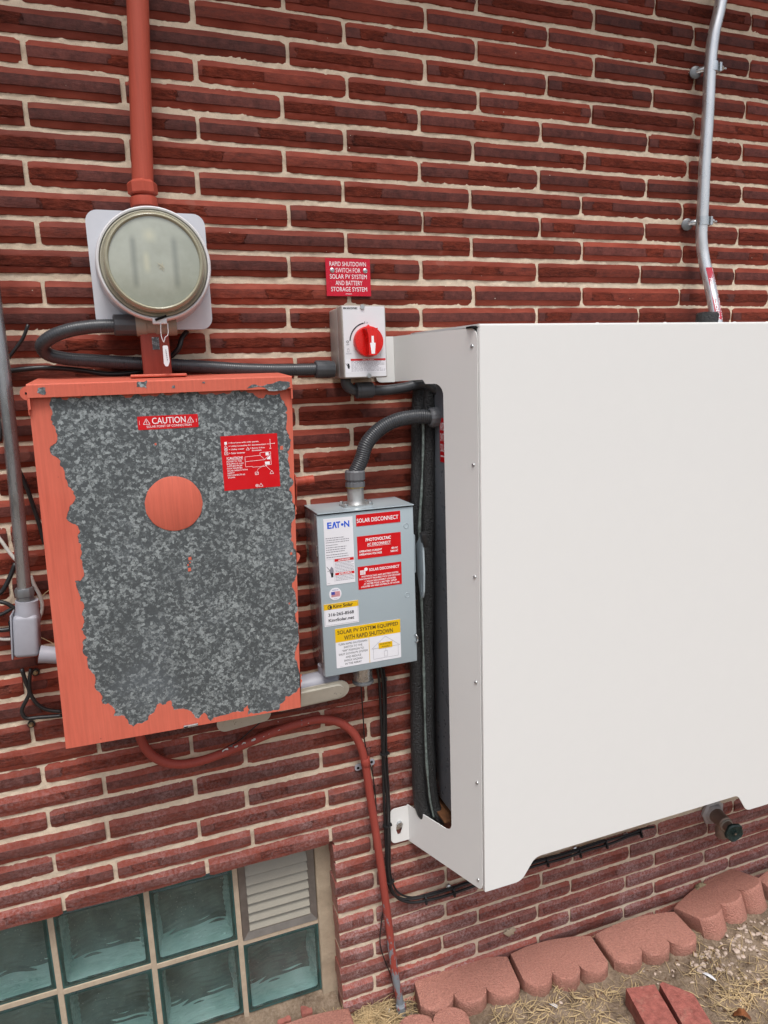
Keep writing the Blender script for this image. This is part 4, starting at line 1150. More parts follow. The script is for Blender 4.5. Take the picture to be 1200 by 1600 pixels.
# round flag sticker
fl = obj('label', lathe([(0.0135, 0), (0.0135, 0.0006)], (0.0217, LY, 1.2388), (0, -1, 0), 36), 'labelwhite', db); fl['label'] = 'round white sticker with small flag'
e = Print(0.0080, 1.2252, 0.0354, 1.2524, LY - 0.0001, 'labelwhite', db, 'flag_print', r=0.0125, thick=0.0006)
for i in range(7): e.rect(0.16, 0.30 + i * 0.063, 0.88, 0.335 + i * 0.063, 'inkpink', 0.0004)
e.rect(0.16, 0.30, 0.46, 0.54, 'inknavy', 0.0006); e.text('MADE IN', 0.25, 0.12, 0.75, 0.21, 'inknavy', 0.0); e.text('U.S.A.', 0.36, 0.83, 0.66, 0.91, 'inknavy', 0.0); e.done()
# installer sticker
e = Print(-0.0058, 1.1675, 0.0725, 1.2182, LY, 'labelwhite', db, 'label', label='white and yellow installer sticker with phone number')
e.rect(0.0, 0.0, 1.0, 0.26, 'labelyellow', 0.0002); e.frame(0.025, 0.05, 0.975, 0.95, 0.0004, 'inkgrey')
e.text('King Solar', 0.27, 0.065, 0.84, 0.25, 'ink', 0.02, 0.0005)
e.ring((0.175, 0.15), 0.0052, 'ink', 0.0036, 20, 0.6, 5.2, 0.0005); e.ring((0.20, 0.15), 0.0030, 'ink', 0, 16, lift=0.0005)
e.text('316-265-8568', 0.12, 0.42, 0.86, 0.565, 'ink', 0.02); e.text('KingSolar.net', 0.12, 0.67, 0.86, 0.85, 'ink', 0.02); e.done()
# big yellow and white label
e = Print(0.0165, 1.0682, 0.1690, 1.1596, LY, 'labelwhite', db, 'label', r=0.002, label='yellow topped rapid shutdown label with house drawing')
e.rect(0.0, 0.0, 1.0, 0.345, 'labelyellow', 0.0002)
e.text('SOLAR PV SYSTEM EQUIPPED', 0.035, 0.055, 0.965, 0.165, 'ink', 0.008, 0.0005); e.text('WITH RAPID SHUTDOWN', 0.13, 0.20, 0.88, 0.31, 'ink', 0.008, 0.0005)
for i, (t, u0, u1) in enumerate((('TURN RAPID SHUTDOWN', 0.04, 0.475), ('SWITCH TO THE', 0.12, 0.40), ('"OFF" POSITION TO', 0.09, 0.42), ('SHUT DOWN PV SYSTEM', 0.04, 0.475), ('AND REDUCE', 0.14, 0.375), ('SHOCK HAZARD', 0.115, 0.395), ('IN THE ARRAY', 0.13, 0.38))):
    e.text(t, u0, 0.385 + i * 0.085, u1, 0.435 + i * 0.085, 'ink', 0.0)
e.fine(0.05, 0.965, 0.11, 0.98, 1, 'inkgrey')
e.line((0.505, 0.345), (0.505, 1.0), 0.0012, 'labelyellow')
e.line((0.54, 0.66), (0.76, 0.38), 0.0005, 'inkgrey'); e.line((0.76, 0.38), (0.98, 0.66), 0.0005, 'inkgrey'); e.line((0.54, 0.66), (0.98, 0.66), 0.0004, 'inkgrey')
e.frame(0.565, 0.66, 0.955, 0.93, 0.0005, 'inkgrey'); e.frame(0.735, 0.76, 0.785, 0.90, 0.0005, 'inkgrey'); e.line((0.76, 0.65), (0.76, 0.76), 0.0004, 'inkgrey')
e.rect(0.65, 0.53, 0.865, 0.68, 'labelyellow', 0.0006); e.text('SOLAR ELECTRIC', 0.67, 0.55, 0.845, 0.59, 'ink', 0.0, 0.0008); e.text('PV PANELS', 0.70, 0.62, 0.82, 0.66, 'ink', 0.0, 0.0008); e.done()
# side handle of the disconnect, black tipped
HX = BX1 + 0.006
obj('handle_plate', box_bm(BX1 - 0.002, BX1 + 0.012, -0.10, -0.06, 1.255, 1.345, 0.003), 'boxgrey', db, True, 40)
hp = [(-0.125, 1.330), (-0.113, 1.345), (-0.088, 1.320), (-0.090, 1.250), (-0.104, 1.205), (-0.114, 1.195), (-0.123, 1.215), (-0.127, 1.260)]
bm = bmesh.new(); add_plate(bm, [round_poly(hp, 0.006, 4), list(reversed(rect(-0.116, -0.112, 1.213, 1.235)))], (HX + 0.012, 0, 0), (0, 1, 0), (0, 0, 1), 0.004)
obj('handle', bm, 'boxgrey', db, True, 40)
gb = bmesh.new(); add_box(gb, -0.006, 0.006, -0.009, 0.009, -0.018, 0.016, 0.003, 2)
bmesh.ops.transform(gb, matrix=Matrix.Translation((HX + 0.016, -0.125, 1.338)) @ Matrix.Rotation(-0.25, 4, 'Y') @ Matrix.Rotation(0.2, 4, 'X'), verts=gb.verts)
obj('handle_grip', gb, 'black', db, True, 40)
# hub on top
HC = Vector((0.094, -0.066, BZ1 - 0.0015))
hb = bmesh.new()
hpoly = round_poly([(-0.034, -0.024), (0.034, -0.024), (0.034, 0.024), (-0.034, 0.024)], 0.008, 3)
add_plate(hb, [[(a, b) for a, b in hpoly]], (HC.x, HC.y, HC.z), (1, 0, 0), (0, 1, 0), 0.0035)
add_lathe(hb, [(0.0230, 0.003), (0.0200, 0.008), (0.0185, 0.012), (0.0185, 0.040), (0.0170, 0.041)], HC, (0, 0, 1), 32)
obj('top_hub', hb, 'cast', db, True, 35)
for sx in (-1, 1):
    for sy in (-1, 1): screw(db, HC + Vector((sx * 0.028, sy * 0.018, 0.0035)), (0, 0, 1), 0.0045, 'steel', 'hub_bolt', True, 0.004)
# hub below
hb = bmesh.new()
add_lathe(hb, [(0.0225, 0.0), (0.0225, 0.046), (0.0205, 0.052)], (0.091, -0.070, BZ0 + 0.004), (0, 0, -1), 28)
obj('bottom_hub', hb, 'steel', db, True, 35)
MT['knurl'] = simple('grey_bushing', (0.18, 0.185, 0.19), 0.4, 0.2)
obj('bushing', lathe([(0.0245, 0.0), (0.0255, 0.002), (0.0255, 0.006), (0.0225, 0.008)], (0.091, -0.070, BZ0 - 0.044), (0, 0, -1), 32, 16, 0.0008), 'knurl', db, True, 35)

cc = thing('curved_flexible_conduit', (0.094, -0.066, 1.46), 'thick ribbed grey conduit curving from the top of the grey disconnect box into the cover', 'conduit', 'grey flexible conduits')
top = HC + Vector((0, 0, 0.041))
obj('gland', lathe([(0.0185, 0.0), (0.0218, 0.001), (0.0218, 0.011), (0.0195, 0.012), (0.0195, 0.0155), (0.0225, 0.017), (0.0225, 0.034), (0.0200, 0.037), (0.0165, 0.037)], top, (0.02, 0, 1), 48, 14, 0.0009), 'nut', cc, True, 35)
MT['yellowring'] = simple('yellow_ring', (0.45, 0.30, 0.02), 0.5)
obj('sealing_ring', lathe([(0.0205, 0.0), (0.0205, 0.0012)], top - Vector((0, 0, 0.0005)), (0, 0, 1), 32), 'yellowring', cc)
MT['unit'] = MT['unitgrey']
UX = 0.287
flexp = [tuple(top + Vector((0.0007, 0, 0.030)))] + [(0.1115,-0.0660,1.5209), (0.1216,-0.0660,1.5485), (0.1404,-0.0660,1.5713), (0.1659,-0.0680,1.5896), (0.1935,-0.0720,1.6010), (0.2264,-0.0780,1.6066), (0.2524,-0.0820,1.6068), (0.2790,-0.0850,1.6042)]
flexp[-1] = (UX - 0.012, flexp[-1][1], flexp[-1][2]); 
obj('conduit_hose', tube(flexp, 0.0165, 26, True, 0.0010, 0.0011, 0.0048), 'flex', cc, True, 60)
e1 = Vector(flexp[-1])
obj('gland', lathe([(0.0180, -0.008), (0.0215, -0.004), (0.0222, 0.0), (0.0222, 0.010), (0.0185, 0.013)], e1, (1, 0, 0), 48, 14, 0.0009), 'nut', cc, True, 35)

# ------------------------------------------------------------------ white sheet metal cover with the unit behind it
cov = thing('white_equipment_cover', (0.9, -0.12, 0.51), 'large white powder coated sheet metal cover standing off the wall at the right', 'equipment cover')
TX = 0.2156; FY = -0.2428
SL = 0.3946; nrm = math.sqrt(1 + SL * SL)
Us = Vector((SL / nrm, -1 / nrm, 0)); Sl = -FY * nrm
ZB, ZT = 0.510, 1.786
side = round_poly([(0, ZB), (Sl - 0.004, ZB), (Sl - 0.004, ZT), (0, ZT), (0, 1.6855), (0.100, 1.6875), (0.108, 1.678), (0.161, 1.678), (0.161, 0.6135), (0, 0.6135)],
                  [0, 0.014, 0.020, 0, 0, 0.006, 0.004, 0.030, 0.022, 0], 8)
bm = plate([side], (TX, 0.0, 0), Us, (0, 0, 1), 0.002)
obj('side_panel', bm, 'white', cov)
edge = bmesh.new()
obj('top_tab', wall_plate([round_poly(rect(0.172, TX + 0.001, 1.6848, 1.786), [0.012, 0, 0, 0.012], 5)], -0.008, 0.002), 'white', cov)
tb = wall_plate([round_poly(rect(0.1665, TX + 0.001, 0.516, 0.6135), [0.013, 0, 0, 0.013], 6), list(reversed(round_poly([(0.185, 0.538), (0.192, 0.538), (0.197, 0.552), (0.197, 0.562), (0.181, 0.562), (0.181, 0.552)], 0.003, 3)))], -0.008, 0.002)
obj('bottom_tab', tb, 'white', cov)
screw(cov, (0.190, -0.010, 0.569), (0, -1, 0), 0.0085, 'steel', 'anchor_bolt', True, 0.006)
FX0 = TX + SL * -FY
RX = 1.80
front = round_poly([(FX0, ZB), (0.408, ZB), (0.446, 0.563), (1.070, 0.566), (1.104, 0.512), (RX, ZB), (RX, ZT), (FX0, ZT)],
                   [0.002, 0.030, 0.030, 0.022, 0.026, 0.002, 0.002, 0.002], 8)
bm = wall_plate([front], FY, 0.0025)
obj('front_panel', bm, 'white', cov)
obj('front_return', box_bm(FX0 - 0.0006, FX0 + 0.004, FY - 0.0018, FY + 0.010, ZB + 0.001, ZT - 0.001, 0.0012, 2), 'white', cov, True, 40)
tp = [(0.263, -0.004), (0.263, -0.03), (FX0 + 0.001, FY), (RX, FY), (RX, -0.004)]
bm = plate([list(reversed(tp))], (0, 0, ZT + 0.0065), (1, 0, 0), (0, 1, 0), -0.0025)
obj('top_panel', bm, 'white', cov)
lip = [Vector((0.262, -0.006, ZT + 0.0015)), Vector((0.262, -0.03, ZT + 0.0015)), Vector((FX0 + 0.0005, FY + 0.001, ZT + 0.0015))]
bm = bmesh.new()
for a_, b_ in zip(lip, lip[1:]):
    d_ = (b_ - a_).normalized(); o_ = Vector((-d_.y, d_.x, 0)) * -0.0012
    q_ = [bm.verts.new(p) for p in (a_, b_, b_ + Vector((0, 0, 0.005)), a_ + Vector((0, 0, 0.005)), a_ + o_, b_ + o_, b_ + o_ + Vector((0, 0, 0.005)), a_ + o_ + Vector((0, 0, 0.005)))]
    for f_ in ((0, 1, 2, 3), (4, 7, 6, 5), (0, 4, 5, 1), (3, 2, 6, 7), (0, 3, 7, 4), (1, 5, 6, 2)): bm.faces.new([q_[i] for i in f_])
obj('top_lip', bm, 'white', cov)
obj('top_gap', box_bm(FX0 - 0.014, FX0 + 0.002, FY + 0.006, FY + 0.03, ZT - 0.001, ZT + 0.003), 'edgegap', cov)
obj('front_flange', box_bm(FX0, RX, FY - 0.002, FY + 0.02, ZT - 0.002, ZT + 0.0055, 0.002), 'white', cov, True, 40)
rp_ = [(0, ZB), (0, ZT), (Sl, ZT), (Sl, ZB)]
bm = plate([rp_], (RX + SL * -FY, 0, 0), Vector((-SL / nrm, -1 / nrm, 0)), (0, 0, 1), 0.002)
obj('right_side_panel', bm, 'white', cov)
Ns = Us.cross(Vector((0, 0, 1))).normalized()
for z in (1.750, 1.509, 1.268, 1.0265, 0.782, 0.532):
    p = Vector((TX, 0, z)) + Us * 0.244 + Ns * 0.002
    screw(cov, p, Ns, 0.0040, 'steel', 'side_screw', h=0.0025)
for x in (0.60, 0.78, 0.98, 1.08, 1.35, 1.6):
    screw(cov, (x, FY + 0.012, ZT + 0.006), (0, 0, 1), 0.0045, 'white', 'top_screw', h=0.0025)

unit = thing('battery_unit', (0.9, -0.1, 0.63), 'dark grey battery unit hidden behind the white cover, seen through its side opening', 'battery')
obj('housing', box_bm(UX, 1.60, -0.180, -0.030, 0.640, 1.715, 0.006, 3), 'unitgrey', unit, True, 40)
obj('wall_bracket', box_bm(UX - 0.004, UX + 0.03, -0.030, -0.0, 0.70, 1.68, 0.002), 'edgegap', unit)
e = Print(0.098, 1.505, 0.176, 1.603, 0, 'labelred', unit, 'label', thick=0.0006, org=(UX, 0, 0), U=(0, -1, 0), V=(0, 0, 1))
for i, t in enumerate(('RAPID SHUTDOWN', 'SWITCH FOR', 'SOLAR PV SYSTEM')):
    e.text(t, 0.05, 0.10 + i * 0.24, (1.15, 0.80, 1.2)[i] * 0.8, 0.28 + i * 0.24, 'inkwhite', 0.01)
e.fine(0.05, 0.82, 0.95, 0.92, 1, 'inkwhite', 9); e.done()
gr = obj('vent_grille', box_bm(UX - 0.0015, UX, -0.172, -0.122, 1.10, 1.31), 'edgegap', unit)
bm = bmesh.new()
for i in range(26): add_box(bm, UX - 0.0035, UX - 0.001, -0.171, -0.123, 1.105 + i * 0.0078, 1.108 + i * 0.0078)
o = obj('grille_bars', bm, 'unitgrey', None); o.parent = gr; o['kind'] = 'stuff'
obj('cable_gland_boss', lathe([(0.022, 0), (0.020, 0.006)], (UX, e1.y, e1.z), (-1, 0, 0), 32), 'nut', unit, True, 35)
MT['rust'] = simple('rusty_drip_tray', (0.12, 0.05, 0.02), 0.7, 0, 0.4, 40, 0.3)
obj('drip_tray', box_bm(0.268, 0.34, -0.12, -0.01, 0.618, 0.624, 0.001), 'rust', unit)

for i, (pp, rr_, lab) in enumerate((([(0.2726,-0.0400,1.6924), (0.2658,-0.0400,1.6207), (0.2577,-0.0400,1.4439), (0.2467,-0.0400,1.2290), (0.2414,-0.0400,0.9865), (0.2386,-0.0400,0.7653), (0.2450,-0.0400,0.6181), (0.2662,-0.0500,0.5772)], 0.0200, 'black foam insulated pipe nearest the bricks, left of the taped seam'), ([(0.2812,-0.0600,1.6917), (0.2778,-0.0600,1.6207), (0.2718,-0.0600,1.4453), (0.2646,-0.0600,1.2319), (0.2584,-0.0600,0.9915), (0.2562,-0.0600,0.7719), (0.2668,-0.0600,0.6374), (0.2823,-0.0700,0.5857)], 0.0150, 'thinner black foam insulated pipe right of the taped seam, beside the battery unit'))):
    t = thing('insulated_pipe', pp[-1], lab, 'pipe', 'black insulated pipes behind the cover')
    obj('foam_sleeve', tube(pp, rr_, 20, True, 0.006, wob=0.0008), 'foam', t, True)
    if i == 0:
        sp = [(0.2578,-0.0740,1.6219), (0.2555,-0.0740,1.5362), (0.2499,-0.0740,1.4490), (0.2407,-0.0740,1.3455), (0.2409,-0.0740,1.2386), (0.2431,-0.0740,1.0808), (0.2429,-0.0740,0.9507), (0.2435,-0.0740,0.7823), (0.2507,-0.0740,0.6589), (0.2599,-0.0740,0.6069)]
        bm = tube(sp, 0.0030, 8, True, 0.006, wob=0.0012)
        obj('tape_seam', bm, 'tealseam', t, True)

# ------------------------------------------------------------------ galvanised riser conduit on the right with straps
em = thing('metal_conduit', (1.03, -0.05, 1.80), 'shiny galvanised metal conduit strapped to the wall above the white cover', 'conduit')
ep = [(1.0918,-0.0420,2.6612), (1.0830,-0.0420,2.5917), (1.0746,-0.0420,2.5422), (1.0607,-0.0420,2.4848), (1.0551,-0.0420,2.4207), (1.0546,-0.0420,2.3058), (1.0522,-0.0420,2.1878), (1.0528,-0.0420,2.0822), (1.0526,-0.0420,2.0208), (1.0579,-0.0460,1.9736), (1.0646,-0.0600,1.9152), (1.0630,-0.0800,1.8592), (1.0617,-0.0950,1.8105), (1.0614,-0.1100,1.7463)]
obj('pipe', tube(ep, 0.0142, 24, True, 0.006), 'emt', em, True)
def strap(parent, c, side):
    c = Vector(c)
    bm = bmesh.new(); w = 0.0105
    add_lathe(bm, [(0.0152, -w), (0.0158, -w), (0.0158, w), (0.0152, w)], c, (0.02, 0, 1), 28)
    obj('strap_band', bm, 'steel', parent, True, 40)
    bm = bmesh.new(); add_box(bm, 0.0, 0.0065, -0.011, 0.010, -0.0105, 0.0105, 0.001)
    bmesh.ops.translate(bm, verts=bm.verts, vec=c + Vector((0.0150, -0.002, 0)))
    obj('strap_ear', bm, 'steel', parent)
    obj('strap_bolt', lathe([(0.0022, -0.002), (0.0022, 0.022)], c + Vector((0.018, -0.004, 0)), (1, -0.1, 0), 10), 'steel', parent, True, 40)
    obj('strap_nut', lathe([(0.0085, 0.0), (0.0085, 0.003), (0.0058, 0.0032), (0.0058, 0.009)], c + Vector((0.0215, -0.004, 0)), (1, -0.1, 0), 6), 'steel', parent)
    bm = bmesh.new(); add_lathe(bm, [(0.0140, 0), (0.0145, 0.0015), (0.0145, 0.004), (0.011, 0.006)], c + Vector((-0.024, 0.028, -0.003)), (-0.35, -1, 0), 28)
    obj('standoff_cup', bm, 'darkcast', parent, True, 35)
    obj('standoff_leg', tube([c + Vector((-0.024, 0.040, -0.003)), c + Vector((-0.018, 0.022, 0)), c + Vector((-0.008, 0.010, 0))], 0.0075, 12), 'steel', parent, True)
strap(em, (1.0586, -0.0420, 2.4126), 1)
strap(em, (1.0533, -0.0420, 2.0578), 1)
# red wrap label along the lower bend, printed
lp = catmull(ep, 0.004)
seg = [p for p in lp if 1.81 < p.z < 1.945]
vs, fs = [], []
aa = [math.radians(t) for t in (-48, -25, -5, 15, 35, 55, 75, 95)]
for p in seg:
    for a in aa: vs.append((p.x + math.sin(a) * 0.0149, p.y - math.cos(a) * 0.0149, p.z))
for i in range(len(seg) - 1):
    for j in range(len(aa) - 1):
        k = i * len(aa) + j; fs.append((k, k + 1, k + 1 + len(aa), k + len(aa)))
MT['wrapred'] = simple('faded_red_tape', (0.45, 0.035, 0.06), 0.4, 0, 0.08, 40, 0)
wl = obj('label', (vs, fs), 'wrapred', em, True); wl['label'] = 'faded red wrap label with white power source lettering'
def wrap_text(st, z_top, z_bot, a0, a1):
    P, F = text_mesh(st, 0.01)
    out = []
    for (s, h) in P:
        z = z_top + (z_bot - z_top) * s
        a = math.radians(a1 + (a0 - a1) * (1 - h))
        q = min(seg, key=lambda p: abs(p.z - z))
        idx = seg.index(q); nb = seg[min(len(seg) - 1, idx + 1)] if z < q.z else seg[max(0, idx - 1)]
        t = 0 if abs(nb.z - q.z) < 1e-6 else (z - q.z) / (nb.z - q.z)
        c = q + (nb - q) * t
        out.append((c.x + math.sin(a) * 0.0152, c.y - math.cos(a) * 0.0152, z))
    o = obj('lettering', (out, F), 'inkwhite', None); o.parent = wl
wrap_text('POWER SOURCE', 1.915, 1.795, -38, -6)
wrap_text('CAUTION MULTIPLE', 1.940, 1.800, 18, 38)
bm = bmesh.new(); cc_ = Vector((1.0425, -0.0850, 1.8116))
add_lathe(bm, [(0.026, -0.02), (0.0275, 0.0), (0.027, 0.013), (0.0235, 0.017), (0.015, 0.018)], cc_, (0.03, 0, 1), 28)
for v in bm.verts: v.co.z += math.sin(v.co.x * 240) * 0.0015
obj('foam_collar', bm, 'foam', em, True, 50)

# ------------------------------------------------------------------ red meter cabinet
cab = thing('meter_cabinet', (-0.30, -0.08, 1.03), 'big electrical cabinet whose salmon red paint has peeled to bare spangled galvanised steel', 'electrical cabinet')
CY = -0.170
TLx, TRx, BLx, BRx = (-0.5185, -0.1700, 1.6842)[0], (-0.0579, -0.1700, 1.6782)[0], (-0.5320, -0.1700, 1.0255)[0], (-0.0791, -0.1700, 1.0183)[0]
ZBL, ZBR, ZTP = (-0.5320, -0.1700, 1.0255)[2], (-0.0791, -0.1700, 1.0183)[2], 1.690
quad = [(BLx, ZBL), (BRx, ZBR), (TRx, ZTP), (TLx, ZTP)]
def inset(q, d):
    cx = sum(p[0] for p in q) / 4; cz = sum(p[1] for p in q) / 4
    return [(x + (d if x < cx else -d), z + (d if z < cz else -d)) for x, z in q]
obj('enclosure', wall_plate([inset(quad, 0.002)], 0.0, 0.165), 'redpaint', cab)
bm = wall_plate([quad], CY + 0.012, 0.012)
obj('door', bm, 'spangle', cab)
patch = [(-0.4874,1.6665), (-0.4797,1.6805), (-0.4590,1.6741), (-0.4371,1.6765), (-0.4191,1.6791), (-0.3921,1.6848), (-0.3680,1.6794), (-0.3387,1.6794), (-0.3083,1.6747), (-0.2837,1.6749), (-0.2574,1.6774), (-0.2364,1.6812), (-0.2112,1.6767), (-0.1832,1.6733), (-0.1734,1.6777), (-0.1376,1.6739), (-0.1236,1.6637), (-0.1072,1.6703), (-0.0823,1.6718), (-0.0746,1.6556), (-0.0735,1.6334), (-0.0721,1.6148), (-0.0686,1.5897), (-0.0674,1.5683), (-0.0739,1.5448), (-0.0729,1.5206), (-0.0652,1.4983), (-0.0700,1.4626), (-0.0672,1.4233), (-0.0767,1.3955), (-0.0731,1.3687), (-0.0701,1.3310), (-0.0732,1.3018), (-0.0736,1.2502), (-0.0792,1.2236), (-0.0746,1.1884), (-0.0794,1.1543), (-0.0784,1.1019), (-0.0854,1.0547), (-0.1102,1.0481), (-0.1233,1.0335), (-0.1268,1.0213), (-0.1495,1.0217), (-0.1732,1.0237), (-0.1902,1.0244), (-0.1887,1.0452), (-0.1974,1.0329), (-0.2219,1.0351), (-0.2477,1.0321), (-0.2646,1.0258), (-0.2700,1.0367), (-0.2755,1.0462), (-0.2877,1.0349), (-0.2955,1.0461), (-0.3010,1.0542), (-0.3186,1.0632), (-0.3321,1.0633), (-0.3362,1.0844), (-0.3464,1.0784), (-0.3568,1.0832), (-0.3647,1.0753), (-0.3741,1.0638), (-0.3946,1.0478), (-0.4102,1.0444), (-0.4182,1.0582), (-0.4285,1.0723), (-0.4434,1.0728), (-0.4436,1.0940), (-0.4598,1.1025), (-0.4639,1.1281), (-0.4674,1.1482), (-0.4710,1.1668), (-0.4754,1.1995), (-0.4736,1.2371), (-0.4741,1.2734), (-0.4767,1.3096), (-0.4788,1.3307), (-0.4812,1.3481), (-0.4727,1.3469), (-0.4655,1.3739), (-0.4644,1.4039), (-0.4634,1.4133), (-0.4628,1.4383), (-0.4748,1.4549), (-0.4758,1.4843), (-0.4654,1.5125), (-0.4737,1.5224), (-0.4768,1.5514), (-0.4810,1.5688), (-0.4913,1.5786), (-0.4934,1.5956), (-0.4858,1.5997), (-0.4809,1.6072), (-0.4825,1.6196), (-0.4862,1.6321), (-0.4883,1.6411)]
def jag(poly, lev=3, amp=0.22, seed=5):
    r = random.Random(seed)
    P = [Vector(p) for p in poly]
    for l in range(lev):
        Q = []
        for i in range(len(P)):
            a = P[i]; b = P[(i + 1) % len(P)]; d = b - a
            Q.append(a)
            if d.length > 0.0018: Q.append((a + b) / 2 + Vector((-d.y, d.x)) * r.uniform(-amp, amp) * (1 if d.length > 0.008 else 0.7))
        P = Q
    return [tuple(p) for p in P]
hole = jag(patch)
area = sum(hole[i][0] * hole[(i + 1) % len(hole)][1] - hole[(i + 1) % len(hole)][0] * hole[i][1] for i in range(len(hole)))
film = wall_plate([quad, hole if area < 0 else list(reversed(hole))], CY, 0.0007)
obj('paint_film', film, 'redpaint', cab)
# islands of paint left on the bare steel, knockout disc
isl = [(-0.3185,1.5879), (-0.2758,1.3652), (-0.2804,1.3530), (-0.2764,1.3576), (-0.0852,1.5656), (-0.0895,1.2482), (-0.0792,1.3519), (-0.2788,1.3439)]
bm = bmesh.new(); rr = random.Random(4)
for (x, z) in isl:
    s = rr.uniform(0.0012, 0.0036)
    add_plate(bm, [jag([(x - s, z - s), (x + s, z - s * 0.8), (x + s * 0.8, z + s * 1.3), (x - s * 0.9, z + s)], 2, 0.25, rr.randrange(99))], (0, CY, 0), XZ[0], XZ[1], 0.0007)
obj('paint_fleck', bm, 'redpaint', cab)['kind'] = 'stuff'
KD = Vector(((-0.2957, -0.1700, 1.4744)[0], CY, (-0.2957, -0.1700, 1.4744)[2]))
bm = lathe([(0.0520, 0.0), (0.0520, 0.0012), (0.0500, 0.0022), (0.001, 0.0026)], KD, (0, -1, 0), 48)
for v in bm.verts: v.co.x += math.sin(v.co.z * 300) * 0.0004
obj('knockout_disc', bm, 'redpaint', cab, True, 50)
# hooded top
lidb = (-0.5199, -0.1820, 1.7015); 
LX0, LX1 = (-0.5186, -0.1820, 1.7036)[0], (-0.0593, -0.1820, 1.6976)[0]
bm = bmesh.new()
pr = [(-0.0, 1.7165), (-0.180, 1.7030), (-0.182, 1.7010), (-0.182, 1.6800), (-0.1785, 1.6800), (-0.1785, 1.6990), (-0.0, 1.7120)]
A = [bm.verts.new((LX0, y, z)) for y, z in pr]; B = [bm.verts.new((LX1, y, z)) for y, z in pr]
for k in range(len(pr)): bm.faces.new((A[k], A[(k + 1) % len(pr)], B[(k + 1) % len(pr)], B[k]))
for S in (A, B):
    for t in tessellate_polygon([[Vector((p[0], p[1], 0)) for p in pr]]): bm.faces.new([S[i] for i in t])
add_box(bm, LX0, LX0 + 0.003, -0.1815, 0.0, 1.660, 1.7015)
add_box(bm, LX1 - 0.003, LX1, -0.1815, 0.0, 1.660, 1.6965)
obj('hood', bm, 'redpaint', cab)
bm = bmesh.new()
for q in ((-0.4954, 1.6909), (-0.3318, 1.6961), (-0.2784, 1.6897), (-0.2247, 1.6959)):
    s = 0.0022 if q[0] > -0.3 else 0.006
    s *= rr.uniform(0.8, 1.3)
    add_plate(bm, [jag([(q[0] - s * 1.3, q[1] - s * 0.5), (q[0] + s, q[1] - s), (q[0] + s * 1.2, q[1] + s), (q[0] - s, q[1] + s * 0.9)], 3, 0.22, rr.randrange(99))], (0, -0.182, 0), XZ[0], XZ[1], 0.0004)
x0_, z0_ = (-0.1460, 1.6826); x1_, z1_ = (-0.0636, 1.6905)
add_plate(bm, [jag([(x0_, z0_), (x1_, z0_ + 0.001), (x1_, z1_ + 0.001), (x0_ + 0.045, z1_ - 0.001), (x0_ + 0.02, z1_ - 0.003), (x0_ + 0.012, z1_ - 0.001)], 3, 0.15, 8)], (0, -0.182, 0), XZ[0], XZ[1], 0.0004)
obj('bare_chip', bm, 'spangle', cab)['kind'] = 'stuff'
obj('hub_plate', box_bm(-0.350, -0.248, -0.115, -0.01, 1.7100, 1.7155, 0.002), 'redpaint', cab)
bm = bmesh.new(); add_box(bm, -0.3260, -0.2730, -0.085, -0.045, 1.712, 1.80, 0.004, 2)
obj('nipple', bm, 'shadednipple', cab, True, 40)
obj('nipple_bare_patch', box_bm(-0.3050, -0.2920, -0.0862, -0.085, 1.762, 1.785), 'spangle', cab)
# hasp, side tab, latch
hx, hz = (-0.5395, 1.6960)
obj('padlock_ear', plate([[(math.cos(t * PI / 12) * 0.0125, math.sin(t * PI / 12) * 0.0125) for t in range(24)]], (LX0 - 0.008, -0.110, 1.688), (1, 0, 0), (0, 0, 1), 0.003), 'redpaint', cab, True, 40)
obj('ear_slot', box_bm(LX0 - 0.012, LX0 - 0.002, -0.1135, -0.1128, 1.686, 1.690), 'edgegap', cab)
obj('side_tab', box_bm(LX0 - 0.0022, LX0 - 0.0005, -0.176, -0.12, 1.650, 1.685, 0.0006), 'redpaint', cab)
lx, lz = (-0.3034, 1.0262)
obj('latch', box_bm(lx - 0.014, lx + 0.014, -0.1765, -0.172, lz - 0.0025, lz + 0.0025, 0.001), 'steel', cab)
obj('latch_hole', box_bm(lx - 0.013, lx - 0.006, -0.1772, -0.1764, lz - 0.0012, lz + 0.0012), 'edgegap', cab)
# printed labels on the door
e = Print(-0.346, 1.6150, -0.2390, 1.6393, CY, 'labelred', cab, 'label', r=0.002, label='small red caution label near the top of the door')
e.text('CAUTION', 0.235, 0.13, 0.79, 0.60, 'inkwhite', 0.004); e.text('SOLAR POINT OF CONNECTION', 0.14, 0.70, 0.88, 0.87, 'inkwhite', 0.0)
for c0 in (0.145, 0.87):
    for a, b in (((c0 - 0.055, 0.60), (c0 + 0.055, 0.60)), ((c0 + 0.055, 0.60), (c0, 0.18)), ((c0, 0.18), (c0 - 0.055, 0.60))): e.line(a, b, 0.0008, 'inkwhite')
    e.line((c0 + 0.008, 0.30), (c0 - 0.008, 0.43), 0.0007, 'inkwhite'); e.line((c0 - 0.008, 0.43), (c0 + 0.006, 0.53), 0.0007, 'inkwhite')
e.line((0.03, 0.3), (0.03, 0.62), 0.0005, 'inkwhite'); e.line((0.97, 0.35), (0.97, 0.6), 0.0005, 'inkwhite')
e.done()
e = Print(-0.2010, 1.4905, -0.0925, 1.5950, CY, 'labelred', cab, 'label', label='square red site map label on the right of the door')
rows_ = (('= Roof area with solar panels', 0.13, 0.115, 0.66), ('= Utility accessible AC disconnect(s)', 0.13, 0.175, 0.76), ('= Utility meter', 0.13, 0.235, 0.40), ('= Solar Inverter', 0.13, 0.300, 0.41))
for t, u, v, u1 in rows_: e.text(t, u, v, u1, v + 0.034, 'inkwhite', 0.015)
